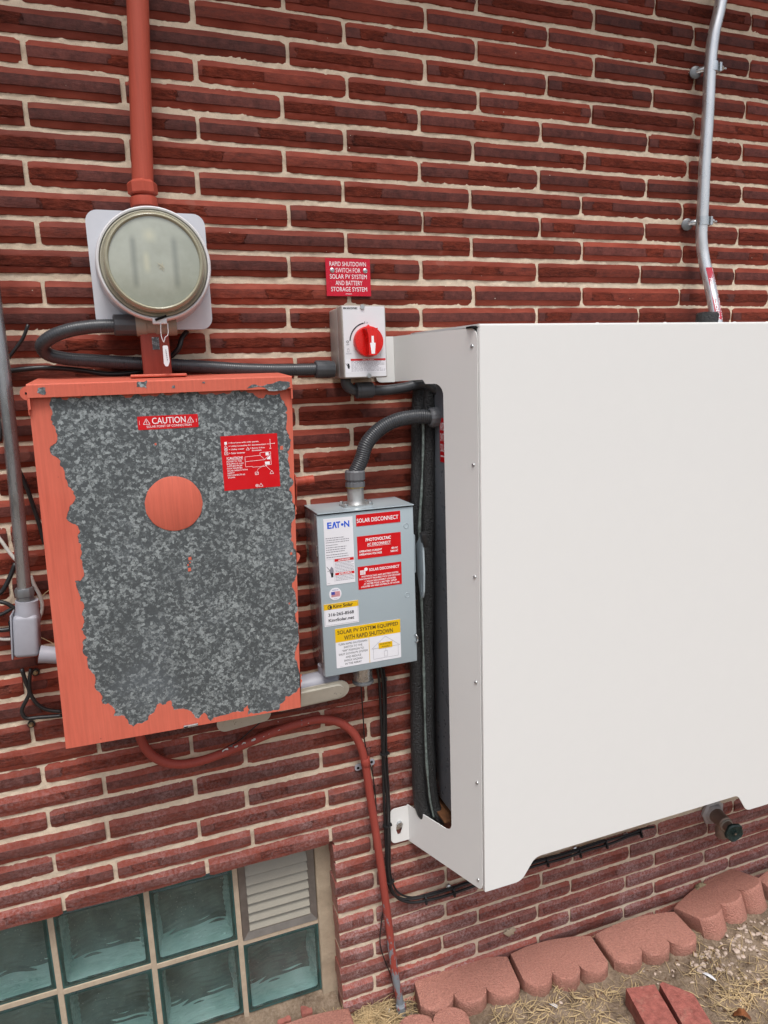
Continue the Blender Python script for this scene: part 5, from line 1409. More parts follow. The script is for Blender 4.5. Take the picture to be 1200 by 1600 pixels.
e.text('= Battery E-Stop', 0.50, 0.235, 0.76, 0.265, 'inkwhite', 0.015); e.text('Shutdown', 0.53, 0.277, 0.70, 0.305, 'inkwhite', 0.015)
e.rect(0.06, 0.105, 0.105, 0.155, 'inkwhite')
for (cx, cz) in ((0.08, 0.195), (0.46, 0.255), (0.86, 0.72), (0.65, 0.945)):
    s = 0.028 if cx < 0.6 else 0.035
    for a, b in (((cx - s, cz + s * 0.8), (cx + s, cz + s * 0.8)), ((cx + s, cz + s * 0.8), (cx, cz - s)), ((cx, cz - s), (cx - s, cz + s * 0.8))): e.line(a, b, 0.0007, 'inkwhite')
for (cx, cz) in ((0.08, 0.250), (0.58, 0.95)): e.ring((cx, cz), 0.0030, 'inkwhite', 0.0022, 16); e.ring((cx, cz), 0.0012, 'inkwhite', 0, 8)
for (cx, cz) in ((0.08, 0.315), (0.59, 0.72)): e.frame(cx - 0.028, cz - 0.025, cx + 0.028, cz + 0.025, 0.0007, 'inkwhite'); e.line((cx - 0.015, cz + 0.012), (cx + 0.015, cz - 0.012), 0.0007, 'inkwhite')
e.line((0.80, 0.19), (0.93, 0.185), 0.0007, 'inkwhite'); e.line((0.865, 0.13), (0.865, 0.255), 0.0008, 'inkwhite'); e.text('N', 0.85, 0.26, 0.875, 0.285, 'inkwhite', 0.02); e.text('S', 0.855, 0.10, 0.875, 0.122, 'inkwhite', 0.02); e.text('W', 0.765, 0.178, 0.79, 0.2, 'inkwhite', 0.02); e.text('E', 0.935, 0.175, 0.95, 0.195, 'inkwhite', 0.02)
e.text('!CAUTION!', 0.08, 0.385, 0.36, 0.43, 'inkwhite', 0.02); e.line((0.08, 0.44), (0.36, 0.44), 0.0005, 'inkwhite')
for i, (t, u1) in enumerate((('POWER TO THIS', 0.34), ('BUILDING IS ALSO', 0.37), ('SUPPLIED FROM', 0.34), ('ROOF MOUNTED', 0.34), ('SOLAR ARRAYS WITH', 0.43), ('SAFETY', 0.20), ('DISCONNECTS AS', 0.38), ('SHOWN', 0.20))):
    e.text(t, 0.075, 0.455 + i * 0.042, u1, 0.483 + i * 0.042, 'inkwhite', 0.01)
ol = [(0.40, 0.40), (0.67, 0.39), (0.67, 0.34), (0.86, 0.335), (0.86, 0.575), (0.76, 0.58), (0.74, 0.60), (0.52, 0.60), (0.52, 0.585), (0.40, 0.585)]
for a, b in zip(ol, ol[1:] + ol[:1]): e.line(a, b, 0.0006, 'inkwhite')
e.line((0.40, 0.49), (0.75, 0.475), 0.0006, 'inkwhite'); e.line((0.67, 0.39), (0.75, 0.475), 0.0006, 'inkwhite'); e.line((0.75, 0.475), (0.86, 0.36), 0.0006, 'inkwhite')
e.rect(0.77, 0.345, 0.825, 0.40, 'inkwhite'); e.poly([(0.79, 0.45), (0.85, 0.40), (0.85, 0.475), (0.79, 0.475)], 'inkwhite'); e.rect(0.75, 0.515, 0.835, 0.57, 'inkwhite')
e.line((0.74, 0.57), (0.62, 0.64), 0.0005, 'inkwhite'); e.line((0.62, 0.64), (0.60, 0.68), 0.0005, 'inkwhite'); e.line((0.77, 0.60), (0.84, 0.68), 0.0005, 'inkwhite'); e.ring((0.765, 0.59), 0.0012, 'inkwhite', 0, 8); e.done()
# red crank pin on the right flank
h = (-0.0380, -0.1000, 1.4861)
obj('pin', tube([(TRx + 0.002, h[1], h[2]), (h[0] + 0.030, h[1], h[2] + 0.0025)], 0.0098, 20, False), 'pipepaint', cab, True, 40)
bm = bmesh.new()
for k in range(3): add_lathe(bm, [(0.0102, 0), (0.0106, 0.0006), (0.0102, 0.0014)], (h[0] + 0.012 + k * 0.003, h[1], h[2] + 0.001), (1, 0, 0.07), 20)
obj('pin_rings', bm, 'pipepaint', cab, True)
bm = plate([[(-0.012, 0.018), (0.006, 0.016), (0.012, 0.0), (0.006, -0.020), (-0.006, -0.055), (-0.014, -0.055)]], (TRx + 0.010, h[1] - 0.01, h[2]), (0, -1, 0), (0, 0, 1), 0.003)
obj('pin_bracket', bm, 'pipepaint', cab)

# ------------------------------------------------------------------ conduit bodies under the cabinet and box
lb = thing('conduit_body', (0.02, -0.09, 0.99), 'grey conduit body with long pale rounded cover plate between cabinet and disconnect box', 'conduit body', 'conduit bodies with pale cover plates')
def stadium(p0, p1, r, n=10):
    p0 = Vector(p0); p1 = Vector(p1); d = (p1 - p0).normalized(); a0 = math.atan2(d.y, d.x)
    return [(p0.x + r * math.cos(a0 + PI / 2 + PI * k / n), p0.y + r * math.sin(a0 + PI / 2 + PI * k / n)) for k in range(n + 1)] + \
           [(p1.x + r * math.cos(a0 - PI / 2 + PI * k / n), p1.y + r * math.sin(a0 - PI / 2 + PI * k / n)) for k in range(n + 1)]
a_, b_ = (-0.1067, 1.0040), (0.0235, 1.0090)
U2 = Vector((1, 0, 0)); V2 = Vector((0, -0.25, 0.968)).normalized()
def tilt_plate(poly, y0, th):
    return plate([[(x, z - a_[1]) for x, z in poly]], (0, y0, a_[1]), U2, V2, th)
obj('cover_plate', tilt_plate(stadium(a_, b_, 0.0245), -0.098, 0.003), 'coverplate', lb, True, 40)
bm = tilt_plate(stadium((a_[0] + 0.01, a_[1]), (b_[0] - 0.006, b_[1]), 0.0170), -0.1008, 0.0065)
obj('cover_boss', bm, 'coverplate', lb, True, 40)
screw(lb, (b_[0] + 0.017, -0.101, b_[1] + 0.002), (0, -1, -0.25), 0.0035, 'steel', h=0.0016)
obj('body', tube([(a_[0], -0.065, a_[1] + 0.008), (b_[0] + 0.004, -0.065, b_[1] + 0.008)], 0.0270, 24, False), 'castgrey', lb, True, 40)
obj('riser_hub', lathe([(0.0240, 0.0), (0.0240, 0.035)], (b_[0] - 0.012, -0.065, b_[1] + 0.015), (0, 0, 1), 24), 'castgrey', lb, True, 40)
c_, d_ = (-0.2268, 0.9601), (-0.1445, 0.9659)
lb2 = thing('conduit_body', (-0.2, -0.06, 0.95), 'half hidden conduit body whose pale cover plate peeps out under the peeling cabinet', 'conduit body', 'conduit bodies with pale cover plates')
obj('cover_plate', wall_plate([stadium(c_, d_, 0.0185)], -0.060, 0.003), 'coverplate', lb2, True, 40)
obj('cover_boss', wall_plate([stadium((c_[0] + 0.008, c_[1]), (d_[0], d_[1]), 0.012)], -0.063, 0.002), 'coverplate', lb2, True, 40)
obj('body', tube([(c_[0], -0.035, c_[1] + 0.01), (d_[0] + 0.05, -0.035, d_[1] + 0.018)], 0.022, 20, False), 'castgrey', lb2, True, 40)

# ------------------------------------------------------------------ painted conduit from cabinet to ground, with clamp
pc = thing('painted_conduit', (0.17, -0.025, 0.0), 'slim worn red painted conduit looping from under the cabinet down to the ground', 'conduit')
pp = [(-0.4071,-0.0300,0.9689), (-0.4030,-0.0300,0.9425), (-0.3902,-0.0300,0.9109), (-0.3634,-0.0300,0.8833), (-0.3240,-0.0300,0.8679), (-0.2755,-0.0300,0.8674), (-0.2034,-0.0300,0.8808), (-0.1291,-0.0300,0.8978), (-0.0608,-0.0300,0.9088), (-0.0069,-0.0300,0.9088), (0.0363,-0.0300,0.8932), (0.0700,-0.0300,0.8611), (0.0893,-0.0300,0.8198), (0.1001,-0.0300,0.7662), (0.1071,-0.0300,0.6953), (0.1228,-0.0300,0.5402), (0.1350,-0.0300,0.4081), (0.1447,-0.0300,0.2917), (0.1544,-0.0300,0.1624), (0.1686,-0.0300,0.0436), (0.1711,-0.0350,0.0111)]
obj('pipe', tube(pp, 0.0100, 20, True, 0.004), 'conduitpaint', pc, True)
# bare scraped patches where paint flaked off
bm = bmesh.new()
for i, (u0, z_) in enumerate([(-0.2300,0.8858), (-0.2056,0.8897), (-0.1882,0.8921), (-0.1661,0.8967), (-0.1426,0.8994), (-0.1306,0.9031), (-0.1066,0.9075), (-0.0371,0.9102)]):
    s = (0.007, 0.004, 0.0045, 0.005, 0.0015, 0.0012, 0.0025, 0.0015)[i]
    add_plate(bm, [jag([(u0 - s, z_ - s * 0.5), (u0 + s, z_ - s * 0.1), (u0 + s * 0.9, z_ + s * 0.6), (u0 - s * 0.9, z_ + s * 0.2)], 3, 0.25, i)], (0, -0.0398, 0), XZ[0], XZ[1], 0.0006)
MT['chipwhite'] = simple('bare_primer', (0.46, 0.46, 0.44), 0.6, 0, 0.2, 80, 0.2)
obj('bare_patch', bm, 'chipwhite', pc)['kind'] = 'stuff'
obj('ground_fitting', lathe([(0.0125, -0.02), (0.0135, 0), (0.0135, 0.016), (0.0115, 0.018)], (0.1682, -0.0350, 0.0365), (-0.06, 0, 1), 16), 'conduitpaint', pc, True, 40)
cx_, cz_ = (0.1044, 0.7522)
bm = wall_plate([round_poly([(cx_ - 0.026, cz_ - 0.010), (cx_ + 0.026, cz_ - 0.002), (cx_ + 0.026, cz_ + 0.014), (cx_ - 0.026, cz_ + 0.006)], 0.006, 4)], -0.008, 0.003)
obj('clamp_ears', bm, 'castgrey', pc, True, 40)
for s in (-1, 1): obj('clamp_hole', lathe([(0.0034, 0), (0.0034, 0.0008)], (cx_ + s * 0.018, -0.011, cz_ + 0.002 + s * 0.004), (0, -1, 0), 14), 'edgegap', pc)
q0 = Vector((0.1005, -0.0300, 0.7747))
obj('clamp_band', lathe([(0.0108, -0.010), (0.0116, -0.009), (0.0116, 0.009), (0.0108, 0.010)], q0, (-0.10, 0, 1), 22), 'conduitpaint', pc, True, 40)

gw = thing('grounding_wire', (0.16, -0.02, 0.02), 'thin dark wire hanging from the disconnect box and running down beside the painted conduit', 'wire')
obj('wire', tube([(0.0902,-0.0550,0.9881), (0.0958,-0.0400,0.9317), (0.1030,-0.0200,0.8709), (0.1059,-0.0140,0.8163), (0.1241,-0.0120,0.7156), (0.1287,-0.0120,0.6168), (0.1231,-0.0120,0.5642), (0.1305,-0.0120,0.4889), (0.1395,-0.0120,0.3552), (0.1303,-0.0120,0.3009), (0.1242,-0.0120,0.2354), (0.1379,-0.0120,0.1718), (0.1502,-0.0140,0.1296), (0.1583,-0.0200,0.0620)], 0.0015, 8), 'black', gw, True)
gw2 = thing('loose_wire', (-0.2, -0.02, 0.9), 'thin dark wire slanting from under the cabinet behind the red painted conduit', 'wire')
obj('wire', tube([(-0.1229,-0.0500,0.9583), (-0.1598,-0.0300,0.9219), (-0.1979,-0.0150,0.8878), (-0.2304,-0.0130,0.8749), (-0.2757,-0.0120,0.8434)], 0.0013, 8), 'black', gw2, True)

# ------------------------------------------------------------------ black cable bundle with ties
cab2 = thing('cable_bundle', (0.19, -0.02, 0.4), 'bundle of black cables tied together, dropping beside the box and running under the white cover', 'cables')

paths = [[(0.1427,-0.0180,1.0204), (0.1476,-0.0180,0.9782), (0.1493,-0.0180,0.8941), (0.1497,-0.0180,0.7740), (0.1485,-0.0180,0.6512), (0.1489,-0.0180,0.5246), (0.1504,-0.0180,0.4223), (0.1629,-0.0180,0.3770), (0.1979,-0.0180,0.3507), (0.2597,-0.0180,0.3407), (0.3290,-0.0180,0.3403), (0.3961,-0.0180,0.3431), (0.4948,-0.0180,0.3409), (0.5866,-0.0180,0.3437), (0.6814,-0.0180,0.3404), (0.7681,-0.0180,0.3423), (0.8348,-0.0180,0.3442), (0.9146,-0.0180,0.3430), (0.9633,-0.0180,0.3466), (1.0012,-0.0180,0.3426)],
         [(0.1508,-0.0220,1.0123), (0.1559,-0.0220,0.9750), (0.1562,-0.0220,0.8945), (0.1517,-0.0220,0.7757), (0.1556,-0.0220,0.6518), (0.1527,-0.0220,0.5262), (0.1527,-0.0220,0.4302), (0.1684,-0.0220,0.3727), (0.2068,-0.0220,0.3414), (0.2651,-0.0220,0.3305), (0.3325,-0.0220,0.3286), (0.3978,-0.0220,0.3318), (0.4965,-0.0220,0.3333), (0.5883,-0.0220,0.3359), (0.6830,-0.0220,0.3324), (0.7654,-0.0220,0.3354), (0.8433,-0.0220,0.3341), (0.9114,-0.0220,0.3402), (0.9462,-0.0220,0.3390)],
         [(0.1614,-0.0140,0.9990), (0.1651,-0.0140,0.9650), (0.1639,-0.0140,0.8893), (0.1612,-0.0140,0.7692), (0.1635,-0.0140,0.6449), (0.1606,-0.0140,0.5185), (0.1608,-0.0140,0.4255), (0.1786,-0.0140,0.3747), (0.2139,-0.0140,0.3483), (0.2745,-0.0140,0.3426), (0.3404,-0.0140,0.3415), (0.4079,-0.0140,0.3444), (0.5072,-0.0140,0.3443), (0.5995,-0.0140,0.3451), (0.6948,-0.0140,0.3419), (0.7710,-0.0140,0.3450), (0.8266,-0.0140,0.3459)]]
for i, p in enumerate(paths): obj('cable', tube(p, (0.0034, 0.0036, 0.0026)[i], 10, True, 0.006), 'black', cab2, True)
for q in ((0.1532, -0.0180, 0.7767), (0.1526, -0.0180, 0.5782), (0.1537, -0.0180, 0.4157)):
    obj('cable_tie', lathe([(0.0095, -0.002), (0.0105, -0.0018), (0.0105, 0.0018), (0.0095, 0.002)], q, (0.05, 0, 1), 14), 'black', cab2)
    obj('tie_head', box_bm(q[0] + 0.008, q[0] + 0.014, q[1] - 0.004, q[1] + 0.004, q[2] - 0.003, q[2] + 0.003, 0.001), 'black', cab2)
for q in ((0.2522, -0.0180, 0.3373), (0.3346, -0.0180, 0.3347), (0.6263, -0.0180, 0.3381), (0.7354, -0.0180, 0.3350), (0.8260, -0.0180, 0.3383), (0.9495, -0.0180, 0.3397)):
    obj('cable_tie', lathe([(0.0090, -0.002), (0.0100, -0.0018), (0.0100, 0.0018), (0.0090, 0.002)], q, (1, 0, 0.05), 14), 'black', cab2)
    obj('tie_head', box_bm(q[0] - 0.003, q[0] + 0.003, q[1] - 0.012, q[1] - 0.004, q[2] - 0.013, q[2] - 0.004, 0.001), 'black', cab2)
for q in ((0.1648, -0.0060, 0.9701), (0.3252, -0.0060, 0.3422), (0.7263, -0.0060, 0.3418), (0.9060, -0.0060, 0.3374)):
    obj('cable_clip', lathe([(0.0068, 0), (0.0068, 0.006), (0.004, 0.008)], q, (0, -1, 0), 14), 'steel', cab2, True, 40)

# ------------------------------------------------------------------ clutter on the far left
lp_ = thing('grey_conduit', (-0.57, -0.08, 1.30), 'dull grey metal conduit dropping along the left edge into a grey conduit body', 'conduit')
obj('pipe', tube([(-0.5593,-0.0750,2.0338), (-0.5634,-0.0750,1.9387), (-0.5656,-0.0750,1.8410), (-0.5657,-0.0750,1.7405), (-0.5687,-0.0750,1.6135), (-0.5729,-0.0750,1.4820), (-0.5771,-0.0750,1.3834), (-0.5806,-0.0750,1.3078)], 0.0125, 24, True, 0.01), 'darkpipe', lp_, True)
t0 = Vector((-0.5806, -0.0750, 1.3078)); t1 = Vector((-0.5801, -0.0750, 1.3396))
obj('coupling', lathe([(0.0150, -0.012), (0.0155, -0.010), (0.0155, -0.002), (0.0172, 0.0), (0.0175, 0.012), (0.0160, 0.015), (0.0135, 0.016)], t0, t1 - t0, 10), 'darkcast', lp_, True, 28)
el = thing('elbow_conduit_body', (-0.58, -0.08, 1.15), 'grey enamelled conduit body elbow at the left, turning into the side of the cabinet', 'conduit body')
b0 = Vector((-0.5788, -0.0750, 1.2947)); b1 = Vector((-0.5896, -0.0750, 1.1658))
dd = (b1 - b0).normalized()
bm = bmesh.new()
add_box(bm, -0.0235, 0.0200, -0.024, 0.024, -0.105, -0.022, 0.008, 3)
bmesh.ops.transform(bm, matrix=Matrix.Translation(b0) @ Matrix.Rotation(math.atan2(-dd.x, -dd.z), 4, 'Y'), verts=bm.verts)
add_lathe(bm, [(0.0205, 0.003), (0.0205, -0.015), (0.0235, -0.030), (0.0220, -0.045)], b0, -dd, 24)
obj('body', bm, 'castgrey', el, True, 50)
hb0 = Vector((-0.5676, -0.0850, 1.1896)); hb1 = Vector((-0.5344, -0.0850, 1.1812))
obj('side_hub', lathe([(0.0175, 0), (0.0165, 0.012), (0.0165, (hb1 - hb0).length + 0.004)], hb0, hb1 - hb0, 24), 'castgrey', el, True, 40)
bm = bmesh.new(); add_box(bm, -0.0275, -0.0240, -0.021, 0.021, -0.108, -0.020, 0.002)
bmesh.ops.transform(bm, matrix=Matrix.Translation(b0) @ Matrix.Rotation(math.atan2(-dd.x, -dd.z), 4, 'Y'), verts=bm.verts)
obj('side_cover', bm, 'castgrey', el, True, 40)
obj('cover_gasket', box_bm(b0.x - 0.033, b0.x - 0.032, b0.y - 0.02, b0.y + 0.02, b0.z - 0.09, b0.z - 0.03), 'edgegap', el)

def cable(name, pts, r, m, label, cat='cable', group='loose cables at the left edge'):
    t = thing(name, pts[0], label, cat, group)
    obj('jacket', tube(pts, r, 10, True, 0.006), m, t, True)
    return t
cable('black_cable', [(-0.5909,-0.0200,1.7278), (-0.5581,-0.0200,1.7316), (-0.5139,-0.0200,1.7351), (-0.4694,-0.0200,1.7328), (-0.4356,-0.0200,1.7282), (-0.3956,-0.0200,1.7209), (-0.3540,-0.0200,1.7209), (-0.3233,-0.0200,1.7263), (-0.2914,-0.0200,1.7406), (-0.2685,-0.0300,1.7523), (-0.2526,-0.0350,1.7680), (-0.2457,-0.0300,1.7870), (-0.2339,-0.0200,1.8002)], 0.0050, 'black', 'black cable snaking along the wall behind the meter nipple, above the cabinet hood')
cable('black_cable', [(-0.5220,-0.0200,1.8158), (-0.5336,-0.0200,1.7913), (-0.5516,-0.0200,1.7680), (-0.5643,-0.0200,1.7518), (-0.5748,-0.0200,1.7190), (-0.5843,-0.0200,1.6597), (-0.5960,-0.0200,1.5997)], 0.0032, 'black', 'cut end of a black cable sticking up right of the grey conduit')
cable('black_cable', [(-0.5700,-0.0200,1.5424), (-0.5607,-0.0200,1.5078), (-0.5551,-0.0200,1.4781), (-0.5483,-0.0200,1.4390), (-0.5421,-0.0200,1.3928)], 0.0042, 'black', 'black cable between the grey conduit and the cabinet flank, at mid height')
cable('black_cable', [(-0.5977,-0.0250,1.3615), (-0.6127,-0.0250,1.3308), (-0.6291,-0.0250,1.3069), (-0.6461,-0.0250,1.2962)], 0.0045, 'black', 'black cable bending off left from behind the grey conduit, just above its coupling')
cable('black_cable', [(-0.6415,-0.0300,1.2905), (-0.6242,-0.0300,1.2854), (-0.6100,-0.0300,1.2728), (-0.5978,-0.0300,1.2603)], 0.0040, 'black', 'upper of the black cables entering behind the elbow conduit body')
cable('black_cable', [(-0.6509,-0.0300,1.2327), (-0.6287,-0.0300,1.2305), (-0.6055,-0.0300,1.2348)], 0.0046, 'black', 'lower black cable entering behind the elbow conduit body')
cable('black_cable', [(-0.6477,-0.0300,1.2586), (-0.6290,-0.0300,1.2650), (-0.6075,-0.0300,1.2750)], 0.0035, 'black', 'middle black cable slanting up behind the elbow conduit body')
cable('white_cable', [(-0.6243,-0.0220,1.4217), (-0.6154,-0.0220,1.4042), (-0.6065,-0.0220,1.3851), (-0.5954,-0.0220,1.3657), (-0.5813,-0.0220,1.3509)], 0.0035, 'whitecable', 'white cable slanting behind the grey conduit above its coupling')
cable('white_cable', [(-0.6544,-0.0220,1.2159), (-0.6371,-0.0220,1.2090), (-0.6213,-0.0220,1.2078), (-0.6071,-0.0220,1.2109)], 0.0032, 'whitecable', 'white cable stub left of the elbow conduit body')
cable('white_cable', [(-0.5747,-0.0200,1.3311), (-0.5702,-0.0200,1.3106), (-0.5633,-0.0200,1.2897), (-0.5610,-0.0200,1.2692), (-0.5642,-0.0200,1.2521), (-0.5715,-0.0200,1.2397)], 0.0035, 'whitecable', 'flat white cable curling right of the conduit coupling')
cable('thin_wire', [(-0.5691,-0.0200,1.2798), (-0.5563,-0.0200,1.2900), (-0.5436,-0.0200,1.2990)], 0.0008, 'straw', 'thin tan wire between coupling and cabinet', 'wire', 'thin tan wires')
cable('thin_wire', [(-0.5712,-0.0200,1.2016), (-0.5582,-0.0200,1.1912), (-0.5451,-0.0200,1.1807)], 0.0008, 'straw', 'thin tan wire above the elbow hub', 'wire', 'thin tan wires')
cable('black_cable', [(-0.6134,-0.0200,1.1416), (-0.6097,-0.0200,1.1132), (-0.6056,-0.0200,1.0887), (-0.6147,-0.0200,1.0709), (-0.6239,-0.0200,1.0531), (-0.6190,-0.0200,1.0352), (-0.5956,-0.0200,1.0317), (-0.5503,-0.0200,1.0266)], 0.0040, 'black', 'black cable hooking below the elbow conduit body and back under the cabinet')
cable('black_cable', [(-0.5973,-0.0200,1.1387), (-0.6028,-0.0200,1.1119), (-0.6044,-0.0200,1.0885), (-0.5946,-0.0200,1.0613), (-0.5773,-0.0200,1.0450), (-0.5494,-0.0200,1.0350)], 0.0038, 'black', 'black cable curving gently from below the elbow into the cabinet flank')
for q, l in (((-0.5915, -0.0040, 1.1242), 'small brass masonry screw beside the black cables below the elbow'), ((-0.6129, -0.0040, 1.0134), 'small brass masonry screw under the lowest loop of black cable')):
    t = thing('masonry_screw', q, l, 'screw', 'brass masonry screws')
    MT['brassy'] = MT.get('brassy') or simple('brass_screw', (0.35, 0.27, 0.16), 0.4, 0.7)
    obj('screw_head', lathe([(0.0050, 0), (0.0050, 0.006), (0.003, 0.0085)], q, (0, -1, 0), 12), 'brassy', t, True, 40)
    obj('clip', lathe([(0.0075, -0.002), (0.0075, 0.003)], q, (0, -1, 0), 12), 'black', t)

# ------------------------------------------------------------------ hose bib
hbb = thing('hose_bib', (1.2443, 0.0000, 0.3184), 'weathered brass hose bib with dark green hand wheel poking from the bricks', 'tap')
fw = Vector((1.2379, -0.0060, 0.3239)); fwh = Vector((1.2202, -0.1050, 0.3225))
axw = (fwh - fw).normalized()
MT['flange'] = simple('pale_flange', (0.42, 0.39, 0.38), 0.6, 0.1, 0.12, 60, 0.3)
obj('wall_flange', lathe([(0.0420, -0.004), (0.0430, 0.004), (0.034, 0.008)], fw, (0, -1, 0), 7), 'flange', hbb, True, 25)
obj('body', lathe([(0.0210, 0.0), (0.0235, 0.022), (0.0215, 0.050), (0.0225, 0.054), (0.0225, 0.064), (0.0170, 0.067), (0.0150, 0.090)], fw, axw, 20), 'brass', hbb, True, 40)
obj('hex_nut', lathe([(0.0310, 0), (0.0320, 0.008), (0.0280, 0.015)], fw + axw * 0.004, axw, 6), 'flange', hbb, True, 25)
sp0 = fw + axw * 0.042
obj('spout', lathe([(0.0150, 0.0), (0.0155, 0.018), (0.0190, 0.030), (0.0190, 0.050), (0.0170, 0.053)], sp0, (0.0, -0.15, -1), 20), 'brass', hbb, True, 40)
obj('bonnet_ring', lathe([(0.0190, 0), (0.0200, 0.003), (0.0190, 0.006)], fw + axw * 0.066, axw, 24), 'coverplate', hbb, True, 40)
wheel = bmesh.new(); wc = fw + axw * 0.100
add_lathe(wheel, [(0.006, -0.018), (0.009, -0.005), (0.0255, -0.004), (0.0295, -0.001), (0.0295, 0.006), (0.0255, 0.009), (0.0170, 0.004), (0.0090, 0.005), (0.0075, 0.010), (0.001, 0.0105)], wc, axw, 40, 5, 0.0022)
obj('hand_wheel', wheel, 'wheelgreen', hbb, True, 40)
obj('wheel_screw', lathe([(0.0035, 0.0100), (0.0025, 0.0122)], wc, axw, 10), 'brass', hbb)

# ------------------------------------------------------------------ scalloped edging blocks
def edging_mesh(seed, nb=3, W=0.1385):
    r = random.Random(seed)
    out = []
    for k in range(13):
        t = -1 + 2 * k / 12
        out.append((W * t, 0.050 + 0.018 * (1 - t * t)))
    n = 9
    for c in [1 - (2 * k + 1) / nb for k in range(nb)]:
        for k in range(n + 1):
            a = PI * k / n
            y = -0.034 - 0.036 * math.sin(a) ** 0.9
            if c > 0.5 and k == 0 or c < -0.5 and k == n: y = -0.044
            out.append((W * (c + math.cos(a) / nb), y))
    # drop duplicates
    P = []
    for p in out:
        if not P or (Vector(p) - Vector(P[-1])).length > 0.003: P.append(p)
    bm = bmesh.new()
    H = 0.080
    n = len(P)
    levels = [(0.0, 1.0), (0.03, 1.0), (0.06, 1.0), (H - 0.005, 1.0), (H - 0.0015, 0.992), (H, 0.975)]
    rings = [[bm.verts.new((x * s + r.uniform(-1, 1) * 0.0009, y * (s if s == 1 else s - 0.02) + r.uniform(-1, 1) * 0.0009, z)) for x, y in P] for z, s in levels]
    for a, b in zip(rings, rings[1:]):
        for i in range(n): bm.faces.new((a[i], a[(i + 1) % n], b[(i + 1) % n], b[i]))
    for t in tessellate_polygon([[Vector((v.co.x, v.co.y, 0)) for v in rings[-1]]]): bm.faces.new([rings[-1][i] for i in t])
    for t in tessellate_polygon([[Vector((v.co.x, v.co.y, 0)) for v in rings[0]]]): bm.faces.new([rings[0][i] for i in t])
    return bm
eb_spots = [
    ((0.3535, -0.048, -0.006), -0.16, (0.0, 0.0), 'scalloped red edging block nearest the foot of the painted conduit, against the wall'),
    ((0.6280, -0.083, -0.004), -0.13, (0.0, 0.0), 'scalloped red edging block second along the wall, below the mortar blob'),
    ((0.9080, -0.107, -0.004), -0.06, (0.0, 0.0), 'scalloped red edging block third along the wall, between a level block and the tilted one'),
    ((1.2150, -0.095, 0.020), 0.17, (-0.30, -0.06), 'tilted scalloped red edging block sloping towards the pebbles below the hose bib'),
    ((1.5250, -0.100, 0.0), 0.05, (0.03, 0.0), 'scalloped red edging block cut off by the right edge of the picture'),
    ((0.2150, -0.164, -0.008), PI - 0.17, (0.0, 0.0), 'scalloped red edging block at the bottom, its scallops turned to the wall'),
    ((-0.1080, -0.060, -0.006), 0.0, (0.0, 0.0), 'red edging block in the bottom left, in front of the glass blocks'),
]
for i, (loc, rz_, (rx, ry), lab) in enumerate(eb_spots):
    o = obj('edging_block', edging_mesh(i + 1, 2, 0.092) if i == 5 else edging_mesh(i + 1), 'paver', None, True, 35)
    o.location = loc; o.rotation_euler = (rx, ry, rz_); o.scale = ((1.0, 0.91, 0.99, 1.03, 1.0, 1.0, 1.0)[i], 1, 1)
    tag(o, lab, 'edging block', 'scalloped concrete edging blocks')
MT['smear'] = simple('orange_smear', (0.55, 0.11, 0.055), 0.9, 0, 0.1, 40, 0.6, 520, 0.002)

# ------------------------------------------------------------------ loose bricks
def loose_brick(cx, cy, rz_, L, W, lab, cut=0.0):
    bm = bmesh.new()
    poly = [(-W / 2, -L / 2), (W / 2, -L / 2), (W / 2, L / 2 - cut), (-W / 2 + (0.02 if cut else 0), L / 2)]
    if cut: poly = [(-W / 2, -L / 2), (W / 2, -L / 2), (W / 2, L / 2 - cut), (-W / 2 + 0.012, L / 2), (-W / 2, L / 2 - 0.005)]
    add_plate(bm, [poly], (0, 0, 0), (1, 0, 0), (0, 1, 0), 0.05)
    bmesh.ops.bevel(bm, geom=[e for e in bm.edges if len(e.link_faces) == 2 and e.calc_face_angle() > 0.5], offset=0.003, segments=2, affect='EDGES')
    o = obj('loose_brick', bm, 'oldbrick', None, True, 35)
    o.location = (cx, cy, 0.034); o.rotation_euler = (0.02, 0.0, rz_)
    return tag(o, lab, 'brick', 'loose bricks lying on the soil')
loose_brick(0.7455, -0.346, -0.22, 0.20, 0.080, 'loose red brick lying on the soil, left one of the pair, streaked with mortar')
loose_brick(0.832, -0.362, -0.24, 0.20, 0.072, 'loose red brick on the soil, right one of the pair, with a broken slanted end', 0.045)

# ------------------------------------------------------------------ pebbles, straw, leaf, feathers, stone
rr = random.Random(21)
bm = bmesh.new()
ico = bmesh.new(); bmesh.ops.create_icosphere(ico, subdivisions=1, radius=1)
icov = [v.co.copy() for v in ico.verts]; icof = [[v.index for v in f.verts] for f in ico.faces]; ico.free()
def on_block(x, y):
    for (l, rz_, _, _) in eb_spots:
        d = Vector((x - l[0], y - l[1])); d.rotate(Matrix.Rotation(-rz_, 2))
        if abs(d.x) < 0.15 and -0.07 < d.y < 0.05: return True
    return 0.70 < x < 0.92 and -0.47 < y < -0.235
vs, fs = [], []
def pebble(x, y, s, V, F):
    k = len(V); z = gz(x, y) + s * 0.25
    sx, sy, sz = s * rr.uniform(0.7, 1.4), s * rr.uniform(0.7, 1.3), s * rr.uniform(0.4, 0.7); a = rr.uniform(0, 6)
    for v in icov:
        q = 1 + rr.uniform(-0.2, 0.2); X_ = v.x * sx * q; Y_ = v.y * sy * q
        V.append((x + X_ * math.cos(a) - Y_ * math.sin(a), y + X_ * math.sin(a) + Y_ * math.cos(a), z + v.z * sz * q))
    F.extend(tuple(k + i for i in f) for f in icof)
